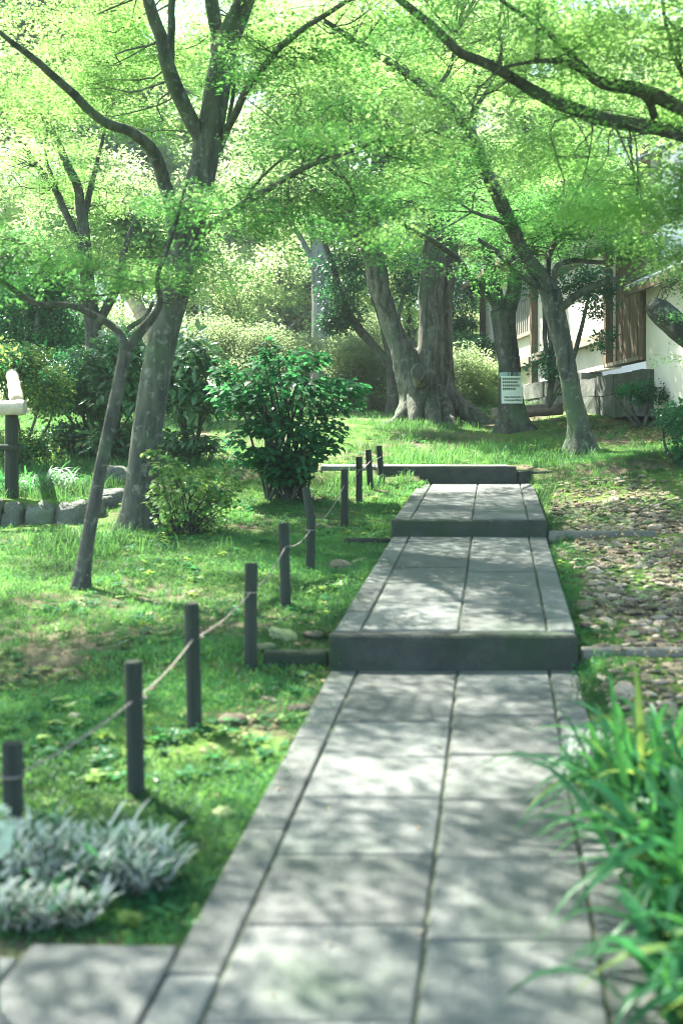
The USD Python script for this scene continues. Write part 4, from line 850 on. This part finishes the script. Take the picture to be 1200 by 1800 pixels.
far = [(-150, 36, 'far_mixed', 'broad far tree at the left edge of the wood', 6), (120, 40, 'far', 'far sunlit yellow-green tree above the small twisting tree', 6), (330, 46, 'far', 'far pale sunlit tree behind the large maple', 6), (560, 44, 'far_mixed', 'far mixed green tree behind the straight pale tree', 5.5),
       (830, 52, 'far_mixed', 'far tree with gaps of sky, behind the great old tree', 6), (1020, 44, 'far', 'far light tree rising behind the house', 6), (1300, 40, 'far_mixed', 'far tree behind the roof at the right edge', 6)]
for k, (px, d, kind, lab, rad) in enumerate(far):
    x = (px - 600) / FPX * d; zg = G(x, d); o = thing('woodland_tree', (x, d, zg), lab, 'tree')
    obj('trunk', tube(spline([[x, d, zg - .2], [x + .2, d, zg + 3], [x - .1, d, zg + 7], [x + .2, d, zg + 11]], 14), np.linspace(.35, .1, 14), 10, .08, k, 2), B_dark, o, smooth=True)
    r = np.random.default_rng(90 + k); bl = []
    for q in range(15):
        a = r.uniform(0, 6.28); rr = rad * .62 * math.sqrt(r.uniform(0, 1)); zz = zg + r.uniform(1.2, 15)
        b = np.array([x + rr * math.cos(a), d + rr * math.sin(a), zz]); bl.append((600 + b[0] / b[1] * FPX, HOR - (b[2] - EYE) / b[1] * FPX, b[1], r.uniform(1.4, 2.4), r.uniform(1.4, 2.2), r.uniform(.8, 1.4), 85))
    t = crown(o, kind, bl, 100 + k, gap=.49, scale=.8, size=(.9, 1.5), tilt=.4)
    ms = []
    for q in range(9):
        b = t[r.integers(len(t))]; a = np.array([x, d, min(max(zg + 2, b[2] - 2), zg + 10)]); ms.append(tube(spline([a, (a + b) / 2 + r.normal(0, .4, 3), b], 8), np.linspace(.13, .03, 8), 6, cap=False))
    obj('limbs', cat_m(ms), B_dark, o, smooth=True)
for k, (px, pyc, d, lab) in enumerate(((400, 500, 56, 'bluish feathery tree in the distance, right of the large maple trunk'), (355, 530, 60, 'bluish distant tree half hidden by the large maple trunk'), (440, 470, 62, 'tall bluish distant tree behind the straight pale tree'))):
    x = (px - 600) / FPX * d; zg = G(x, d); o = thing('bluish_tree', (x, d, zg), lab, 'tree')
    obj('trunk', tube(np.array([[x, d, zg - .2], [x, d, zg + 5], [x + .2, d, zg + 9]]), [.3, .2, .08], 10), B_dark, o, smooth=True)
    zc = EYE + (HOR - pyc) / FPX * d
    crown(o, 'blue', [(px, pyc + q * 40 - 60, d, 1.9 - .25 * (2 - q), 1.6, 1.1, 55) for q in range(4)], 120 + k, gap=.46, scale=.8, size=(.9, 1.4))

# ------------------------------------------------------------------ plants whose single leaves show
def leafy_plant(name, label, cat, base, stems_, leaves, mats, seed, most=300, group=None, stem_mat=None, pname='leaf'):
    """leaves: list of (verts, faces) in world space; the ones that show largest become parts, the rest one part"""
    o = thing(name, base, label, cat, group)
    if stems_: obj('stems', cat_m(stems_), stem_mat or B_dark, o, smooth=True)
    def big(m):
        c = m[0].mean(0); return -np.ptp(m[0], axis=0).max() / max(c[1], .3) + (0 if abs(c[0]) / c[1] < .32 else 9)
    leaves = sorted(leaves, key=big); r = np.random.default_rng(seed)
    for m in leaves[:most]: obj(pname, m, mats[r.integers(len(mats))], o, smooth=True)
    rest = leaves[most:]
    for q, mat in enumerate(mats):
        part = rest[q::len(mats)]
        if part: obj('leaves', cat_m(part), mat, o, smooth=True, kind='stuff')
    return o
def bush(base, blobs, seed, n, L, w, nstem=7, sides=6, r0=.02, nseg=2):
    """upright stems that fork into a crown of single leaves"""
    r = np.random.default_rng(seed); st = []; lv = []
    P = fill(blobs, seed, gap=.40, scale=3.4); P = P[r.permutation(len(P))[:n]]
    tips = P[r.permutation(len(P))[:nstem * 7]]
    feet = [np.array(base) + [r.normal(0, .07), r.normal(0, .05), -.05] for _ in range(nstem)]
    for k, t in enumerate(tips):
        a = feet[k % nstem]; m = a + (t - a) * .5 + np.array([0, 0, .12]) * np.linalg.norm(t - a) + r.normal(0, .03, 3)
        st.append(tube(spline([a, m, t], 9), np.linspace(r0 * .7, .004, 9), sides, cap=False))
    c0 = np.array(base) + [0, 0, .3]
    for p in P:
        u = p - c0; yaw = math.atan2(-u[0], u[1]) + r.normal(0, .7)
        v, f = oval_leaf(L * r.uniform(.6, 1.25), w * r.uniform(.75, 1.15), nseg, .22, .35)
        lv.append((v @ rotm(yaw, r.normal(-.05, .35), r.normal(0, .3)).T + p, f))
    return st, lv
b = W(505, 858, 12.5); b[2] = G(b[0], b[1])
st, lv = bush(b, [(500, 690, 12.5, .66, .55, .38, 560), (425, 690, 12.4, .34, .4, .30, 260), (585, 700, 12.5, .36, .4, .26, 240), (500, 775, 12.4, .52, .48, .32, 620), (500, 640, 12.6, .36, .3, .22, 150), (570, 770, 12.3, .26, .3, .24, 170), (440, 780, 12.3, .26, .3, .24, 170), (505, 825, 12.3, .34, .34, .16, 300), (475, 610, 12.5, .14, .16, .12, 40), (620, 690, 12.4, .16, .2, .16, 60), (392, 650, 12.4, .14, .18, .12, 40), (560, 640, 12.5, .18, .2, .14, 60)], 201, 2700, .10, .07, 9, r0=.028)
leafy_plant('hydrangea_bush', 'large dark green broad-leaved bush left of the path, behind the row of posts', 'bush', b, st, lv, [L_hyd, L_hyd, L_dark], 5)
b = W(330, 950, 10.6); b[2] = G(b[0], b[1])
st, lv = bush(b, [(330, 880, 10.6, .38, .3, .30, 620), (375, 850, 10.5, .26, .22, .22, 300), (300, 835, 10.7, .2, .2, .22, 220), (340, 930, 10.5, .32, .25, .14, 260), (270, 780, 10.75, .12, .15, .14, 30), (395, 880, 10.4, .12, .12, .1, 50)], 202, 1300, .066, .045, 7, r0=.012)
leafy_plant('small_bush', 'bright lime-tipped small bush at the foot of the large maple', 'bush', b, st, lv, [L_lime, L_strap, L_lime, L_light], 6)
def blade(base, tip, w, bend, n=7, twist=0.0, tw=None):
    """a strap-shaped leaf that rises and arches over"""
    base, tip = np.asarray(base, float), np.asarray(tip, float); h = np.linalg.norm(tip - base)
    m = base + (tip - base) * .5 + np.array([0, 0, bend * h]); t = np.linspace(0, 1, n)[:, None]
    c = base * (1 - t)**2 + 2 * m * t * (1 - t) + tip * t * t
    d = np.gradient(c, axis=0); s = np.cross(d, [0, 0, 1.0]); s += 1e-6; s /= np.linalg.norm(s, axis=1, keepdims=True)
    if twist:
        up = np.cross(s, d); up /= np.linalg.norm(up, axis=1, keepdims=True); s = s * math.cos(twist) + up * math.sin(twist)
    up = np.cross(s, d); up /= np.linalg.norm(up, axis=1, keepdims=True) + 1e-9
    hw = (w / 2 * np.minimum(1, (1 - t[:, 0]) * 2.6 + .02)**.75 * (0.75 + .25 * np.minimum(1, t[:, 0] * 4)))[:, None]
    v = np.stack([c - s * hw + up * hw * .3, c, c + s * hw + up * hw * .3], 1).reshape(-1, 3); f = []
    for k in range(n - 1):
        a = 3 * k; f += [[a, a + 1, a + 4], [a, a + 4, a + 3], [a + 1, a + 2, a + 5], [a + 1, a + 5, a + 4]]
    return v, np.array(f)
def strap_clump(c, n, L, w, seed, spread=.12, lean=(0, 0), up=.7):
    r = np.random.default_rng(seed); out = []
    for k in range(n):
        b_ = np.array([c[0] + r.normal(0, spread), c[1] + r.normal(0, spread), 0]); b_[2] = G(b_[0], b_[1]) - .01
        a = r.uniform(0, 6.28); l = L * r.uniform(.55, 1.15); o_ = r.uniform(.15, 1.0)
        tip = b_ + np.array([math.cos(a) * l * o_ * .9 + lean[0] * l, math.sin(a) * l * o_ * .9 + lean[1] * l, l * (up * (1.15 - o_) + r.uniform(-.05, .12))])
        out.append(blade(b_, tip, w * r.uniform(.7, 1.2), .25 + .45 * o_, 8, r.normal(0, .35)))
    return out
for k, (c, n, L, w, lab) in enumerate((((1.12, 2.85), 260, .62, .031, 'nearest arching green strap-leaved clump overhanging the paving at the lower right'),
                                        ((1.18, 3.45), 280, .68, .031, 'strap-leaved clump in the middle of the green tuft at the right edge'),
                                        ((1.15, 4.1), 200, .68, .027, 'farthest strap-leaved clump at the right edge, with upright yellow-green tips'))):
    lv = strap_clump(c, n, L, w, 210 + k, .11, (-.07, 0), .78 if k else .62)
    leafy_plant('strap_leaf_clump', lab, 'grass clump', (c[0], c[1], G(*c)), None, lv, [L_strap, L_hyd, L_strap, L_hyd, L_strap, L_strap, L_hyd, L_strap, L_strap, L_hyd, L_strap, L_lime], 7 + k, 150)
# upright single blades seen against the stones
# silver-leaved plants
def silver(c, n, L, seed, lab, rx=.2, ry=.14, hh=.2, most=230):
    r = np.random.default_rng(seed); lv = []; st = []
    z0 = G(*c)
    for k in range(n // 9):
        a, q = r.uniform(0, 6.28), math.sqrt(r.uniform(0, 1)); top = np.array([c[0] + rx * q * math.cos(a), c[1] + ry * q * math.sin(a), z0 + hh * (1.05 - .55 * q) * r.uniform(.6, 1.15)])
        ft = np.array([c[0] + .5 * rx * q * math.cos(a), c[1] + .5 * ry * q * math.sin(a), z0 - .02]); st.append(tube(np.array([ft, (ft + top) / 2 + [0, 0, .02], top]), [.005, .004, .003], 5, cap=False))
        for j in range(9):
            u = j / 8; p = ft + (top - ft) * (.3 + .7 * u); aa = j * 2.4 + r.normal(0, .3); l = L * r.uniform(.7, 1.2)
            lv.append(blade(p, p + np.array([math.cos(aa) * l * .7, math.sin(aa) * l * .7, l * r.uniform(.2, 1.0)]), .0095 * r.uniform(.7, 1.3), .2, 5, r.normal(0, .4)))
    leafy_plant('silver_plant', lab, 'plant', (c[0], c[1], z0), st, lv, [L_silver, L_silver, L_silver, L_hyd], seed, most)
silver((-.98, 3.72), 1100, .085, 231, 'silvery white-leaved plant in front of the nearest post', .24, .16, .21)
silver((-.70, 3.70), 1000, .085, 232, 'silvery white-leaved plant with bright sunlit tips, next to the paving', .21, .14, .20)
silver((-.92, 3.45), 700, .075, 233, 'low shaded silver-green plant by the paving at the lower left corner', .22, .10, .12)
silver((1.02, 4.62), 300, .09, 234, 'pale silvery plant behind the strap leaves at the right', .14, .12, .20)
# pale flower head at the left edge
fb = W(-2, 1462, 2.95); fz = G(fb[0], fb[1]); o = thing('pale_flower', (fb[0], fb[1], fz), 'pale green round blurred flower head cut by the left edge', 'flower')
r = np.random.default_rng(9); ms = []
for k in range(160):
    u = r.normal(0, 1, 3); u /= np.linalg.norm(u); v, f = quad_leaf(.022, .02); R_ = rotm(math.atan2(-u[0], u[1]), math.asin(u[2]) + r.normal(0, .3) - .9, 0); ms.append((v @ R_.T + fb + u * [.028, .028, .055], f))
obj('flower_head', cat_m(ms), P_flower, o, smooth=True)
obj('stem', tube(np.array([[fb[0], fb[1], fz - .02], [fb[0] - .01, fb[1], (fz + fb[2]) / 2], fb]), [.006, .005, .004], 6), L_hyd, o, smooth=True)
for k in range(2):
    a = 1.2 + k; p = np.array([fb[0] - .02, fb[1], fz + .22 + .07 * k]); v, f = oval_leaf(.11, .06, 2); obj('leaf', (v @ rotm(a, .3, 0).T + p, f), L_hyd, o, smooth=True)

# ------------------------------------------------------------------ raised bed at the left: edging stones, bamboo rail, tufts
bedl = thing('raised_bed_edge', (-3, 11.5, G(-3, 11.4)), kind='structure')
x = -4.6; re_ = np.random.default_rng(41)
def rock(c, s, seed, rough=.8):
    m = trimesh.creation.icosphere(2); v = np.array(m.vertices); v = np.sign(v) * np.abs(v)**.55
    v = v * (1 + rough * (meshkit.fbm(v * 1.7 + seed * 3.1, 3, seed)[:, None] - .5) * 1.4)
    return v * np.asarray(s) + c, np.array(m.faces)
while x < -2.72:
    w = re_.uniform(.06, .17); obj('edge_stone', rock(np.array([x + w, 11.54 + re_.normal(0, .04), 1.085 - .16 + re_.normal(0, .035)]), [w * 1.12, .14, .19], int(x * 100) % 97), S_wall, bedl, smooth=True); x += 2 * w + .015
y = 11.72
while y < 14.4:
    w = re_.uniform(.14, .24); obj('edge_stone', rock(np.array([-2.60 + re_.normal(0, .03), y + w, 1.09 + .055 * (y - 11.55) - .15 + re_.normal(0, .02)]), [.12, w * 1.05, .16], int(y * 100) % 89), S_wall, bedl, smooth=True); y += 2 * w + .02
for k, (px, py, d, s, lab) in enumerate(((200, 838, 13.4, (.20, .16, .13), 'grey flat-topped stone behind the large maple trunk'), (197, 880, 12.4, (.17, .15, .14), 'dark stone in shade left of the large maple foot'))):
    c = W(px, py, d); o = thing('garden_stone', (c[0], d, G(c[0], d)), lab, 'stone'); obj('stone_body', rock(c, s, 5 + k), S_wall, o, smooth=True)
c = W(24, 735, 11.75); zg = G(c[0], 11.75); o = thing('bamboo_rail', (c[0], 11.75, zg), 'weathered bamboo rail with dark post at the left edge on the raised bed', 'rail')
obj('post', tube(np.array([[c[0] - .03, 11.78, zg - .1], [c[0] - .03, 11.78, zg + .45], [c[0] - .03, 11.78, c[2] + .1]]), [.072, .07, .068], 12, .03, 3, 12), W_post, o, smooth=40)
A, Bp = W(-160, 722, 11.68), W(44, 716, 11.64); P = np.linspace(A, Bp, 23); R = np.where(np.arange(23) % 6 == 3, .085, .074)
obj('cross_pole', tube(P, R, 14, .02, 2, 6), W_bamboo, o, smooth=40)
A, Bp = W(30, 706, 11.85), W(20, 650, 14.6); P = np.linspace(A, Bp, 25); R = np.where(np.arange(25) % 7 == 4, .082, .072)
obj('rising_pole', tube(P, R, 14, .02, 4, 6), W_bamboo, o, smooth=40)
p = W(19, 640, 14.65); obj('far_post', tube(np.array([[p[0], p[1], G(p[0], p[1]) - .1], p + [0, 0, .08]]), [.075, .07], 12), W_bamboo, o, smooth=40)
A, Bp = W(-160, 790, 11.74), W(38, 786, 11.70); obj('lower_pole', tube(np.linspace(A, Bp, 8), .035, 10), W_post, o, smooth=40)
o_ = W(80, 770, 12.6); lv = strap_clump((o_[0], 12.6), 130, .50, .016, 251, .12, (.25, -.1), .55)
leafy_plant('strap_leaf_clump', 'pale sunlit strap-leaved clump beside the bamboo rail on the raised bed', 'grass clump', (o_[0], 12.6, G(o_[0], 12.6)), None, lv, [L_strap, L_silver, L_strap], 11, 130)
o_ = W(10, 800, 12.3); lv = strap_clump((o_[0], 12.2), 90, .45, .02, 252, .12, (.0, -.1), .6)
leafy_plant('strap_leaf_clump', 'shaded dark strap-leaved clump under the bamboo rail at the left edge', 'grass clump', (o_[0], 12.2, G(o_[0], 12.2)), None, lv, [L_hyd, L_strap], 12, 90)
rr = np.random.default_rng(77)
for k in range(9):
    px = rr.uniform(115, 165); d = rr.uniform(13.6, 14.2); x = (px - 600) / FPX * d; z = G(x, d); o = thing('yellow_flower', (x, d, z), group='small yellow flowers before the dark shrub', label='small yellow flower on thin stem before the dark shrub behind the thin tree', cat='flower')
    h = rr.uniform(.28, .42); tp = np.array([x + rr.normal(0, .03), d, z + h]); obj('stem', tube(np.array([[x, d, z - .02], tp]), [.004, .003], 4), L_grass, o)
    ms = []
    for q in range(5):
        v, f = quad_leaf(.028, .02); ms.append((v @ rotm(q * 1.257, .4, 0).T + tp, f))
    obj('petals', cat_m(ms), P_yellow, o)

# ------------------------------------------------------------------ grass, weeds and fallen leaves (nobody could count them)
def tuft(seed, n, h, w, spread):
    r = np.random.default_rng(seed); ms = []
    for k in range(n):
        a = r.uniform(0, 6.28); b_ = np.array([r.normal(0, spread), r.normal(0, spread), -.004]); l = h * r.uniform(.5, 1.2); o_ = r.uniform(.2, .9) * l
        t = b_ + [math.cos(a) * o_, math.sin(a) * o_, l * r.uniform(.35, .95)]; m = (b_ + t) / 2 + [0, 0, .25 * l]; s = np.array([-math.sin(a), math.cos(a), 0]) * w / 2
        ms.append((np.array([b_ - s, b_ + s, m + s * .8, m - s * .8, t]), np.array([[0, 1, 2], [0, 2, 3], [3, 2, 4]])))
    return cat_m(ms)
def weed(seed):
    r = np.random.default_rng(seed); ms = []
    for k in range(9):
        v, f = oval_leaf(.045 * r.uniform(.6, 1.2), .03 * r.uniform(.7, 1.2), 1); a = k * .9 + r.normal(0, .3); ms.append((v @ rotm(a, r.uniform(-.1, .7), 0).T + [r.normal(0, .015), r.normal(0, .015), .012 + .02 * r.uniform()], f))
    return cat_m(ms)
def litter(seed):
    r = np.random.default_rng(seed); v, f = oval_leaf(.05, .03, 1, .5, .4); return v @ rotm(0, .1, r.normal(0, .5)).T + [0, 0, .012], f
proto('grass', [tuft(k, 16, .085, .0055, .035) for k in range(3)], [L_grass])
proto('longgrass', [tuft(k + 5, 20, .20, .007, .05) for k in range(3)], [L_grass])
proto('moss', [tuft(k + 9, 34, .022, .006, .04) for k in range(2)], [L_grass])
proto('weed', [weed(k) for k in range(3)], [L_hyd, L_hyd, L_strap, L_lime])
proto('litter', [litter(k) for k in range(3)], [L_dry])
def scatter(name, kind, n, rx, ry, seed, keep, size, label):
    r = np.random.default_rng(seed); y = ry[0] + (ry[1] - ry[0]) * r.uniform(0, 1, n)**1.25; x = r.uniform(-1, 1, n) * (y * .33 + .4); x = np.clip(x, *rx)
    m = keep(x, y, r) & ((x < XL(y) - .01) | (x > XR(y) + .02) | (y > 14.25)) & ~((y > 13.45) & (y < 14.25) & (x > -.45) & (x < 2.1)) & (y > 3.4)
    x, y = x[m], y[m]; z = ground(x, y); P = np.stack([x, y, z], 1)
    o = thing(name, (0, 8, .6), label, None, None, 'stuff')
    instancer('tufts', o, kind, P, r.uniform(0, 6.28, len(P)), r.normal(0, .12, len(P)), r.uniform(*size, len(P)), seed)
nz_ = lambda x, y, s, seed: meshkit.fbm(np.stack([x * s, y * s, 0 * x], -1), 3, seed)
stony = lambda x, y: (x > XR(y) + .10 + .25 * meshkit.noise(np.stack([x * 2, y * 2, 0 * x], -1), 5)) & (y < 12.8)
scatter('grass', 'grass', 42000, (-30, 30), (3.2, 24), 301, lambda x, y, r: ~stony(x, y) & (nz_(x, y, 1.3, 5) + r.normal(0, .06, len(x)) > np.where(y < 8.5, .57, .47)), (.35, .8), 'short green grass on the lawn and bank')
re2 = np.random.default_rng(321); ye = re2.uniform(3.5, 13.3, 900); xe = XL(ye) + re2.normal(-.015, .018, 900); ke = meshkit.noise(np.stack([xe * 0, ye * 2.2, 0 * ye], -1), 4) > .38; xe, ye = xe[ke], ye[ke]
oe = thing('edge_moss', (0, 8, .6), 'moss and short grass creeping over the left edge of the paving', None, None, 'stuff')
instancer('tufts', oe, 'moss', np.stack([xe, ye, np.maximum(ground(xe, ye), tread(ye) - .03)], 1), re2.uniform(0, 6.28, len(xe)), re2.normal(0, .1, len(xe)), re2.uniform(.7, 1.6, len(xe)), 5)
scatter('moss', 'moss', 26000, (-30, 30), (3.2, 15), 302, lambda x, y, r: ~stony(x, y) & (nz_(x, y, 1.1, 6) + r.normal(0, .06, len(x)) > .42), (.8, 1.5), 'low moss on the lawn')
scatter('long_grass', 'longgrass', 6500, (-30, 30), (9.5, 24), 303, lambda x, y, r: ~stony(x, y) & (nz_(x, y, .9, 7) + r.normal(0, .07, len(x)) > np.where((x < -2.6) & (y > 11.6), .42, .58)), (.6, 1.1), 'longer grass in patches under the trees and on the raised bed')
scatter('weeds', 'weed', 5200, (-30, 30), (3.4, 18), 304, lambda x, y, r: ~stony(x, y) & (nz_(x, y, 1.6, 8) + r.normal(0, .07, len(x)) > .56), (.6, 1.3), 'small leafy weeds in the grass')
def drop(name, n, seed, xr, yr, zf, label, size, keep=None):
    r = np.random.default_rng(seed); x = r.uniform(*xr, n); y = r.uniform(*yr, n)
    if keep is not None: k = keep(x, y); x, y = x[k], y[k]
    P = np.stack([x, y, zf(x, y)], 1); o = thing(name, (np.mean(x), np.mean(y), float(np.mean(P[:, 2]))), label, None, None, 'stuff')
    instancer('leaves', o, 'litter', P, r.uniform(0, 6.28, len(P)), r.normal(0, .15, len(P)), r.uniform(*size, len(P)), seed)
drop('fallen_leaves', 3200, 311, (3.3, 6.2), (14.6, 18.0), lambda x, y: ground(x, y), 'brown fallen leaves lying thick below the step stones of the house', (.7, 1.4), lambda x, y: x > 3.3 + .25 * (18 - y))
drop('fallen_leaves', 150, 312, (-.4, 2.0), (3.0, 13.2), lambda x, y: tread(y) + .001, 'few dry leaves on the stone paving', (.3, .6), lambda x, y: (x > XL(y) + .02) & (x < XR(y) - .02) & (abs(y - 6.3) > .12) & (abs(y - 10.1) > .12))
drop('fallen_leaves', 5200, 313, (1.3, 4.6), (4.8, 13.0), lambda x, y: ground(x, y) + .03, 'brown dry leaves among the river stones', (.5, 1.0), lambda x, y: x > XR(y) + .15)
scatter('fallen_leaves', 'litter', 3600, (-30, 30), (3.4, 22), 305, lambda x, y, r: (nz_(x, y, .8, 9) + r.normal(0, .1, len(x)) > np.where((x > 3.4) & (y > 14.5), .3, .60)), (.6, 1.2), 'dry fallen leaves on the ground')

# ------------------------------------------------------------------ thin summer haze
air = M('haze_air', {'v': ('principled_volume', {'color': (.82, .96, .90), 'density': .0007, 'anisotropy': .2})}, [], volume='v.volume')
hv, hf = box(-75, 75, -8, 100, -3.0, 32.0)
obj('haze', (hv, hf), air, kind='stuff')
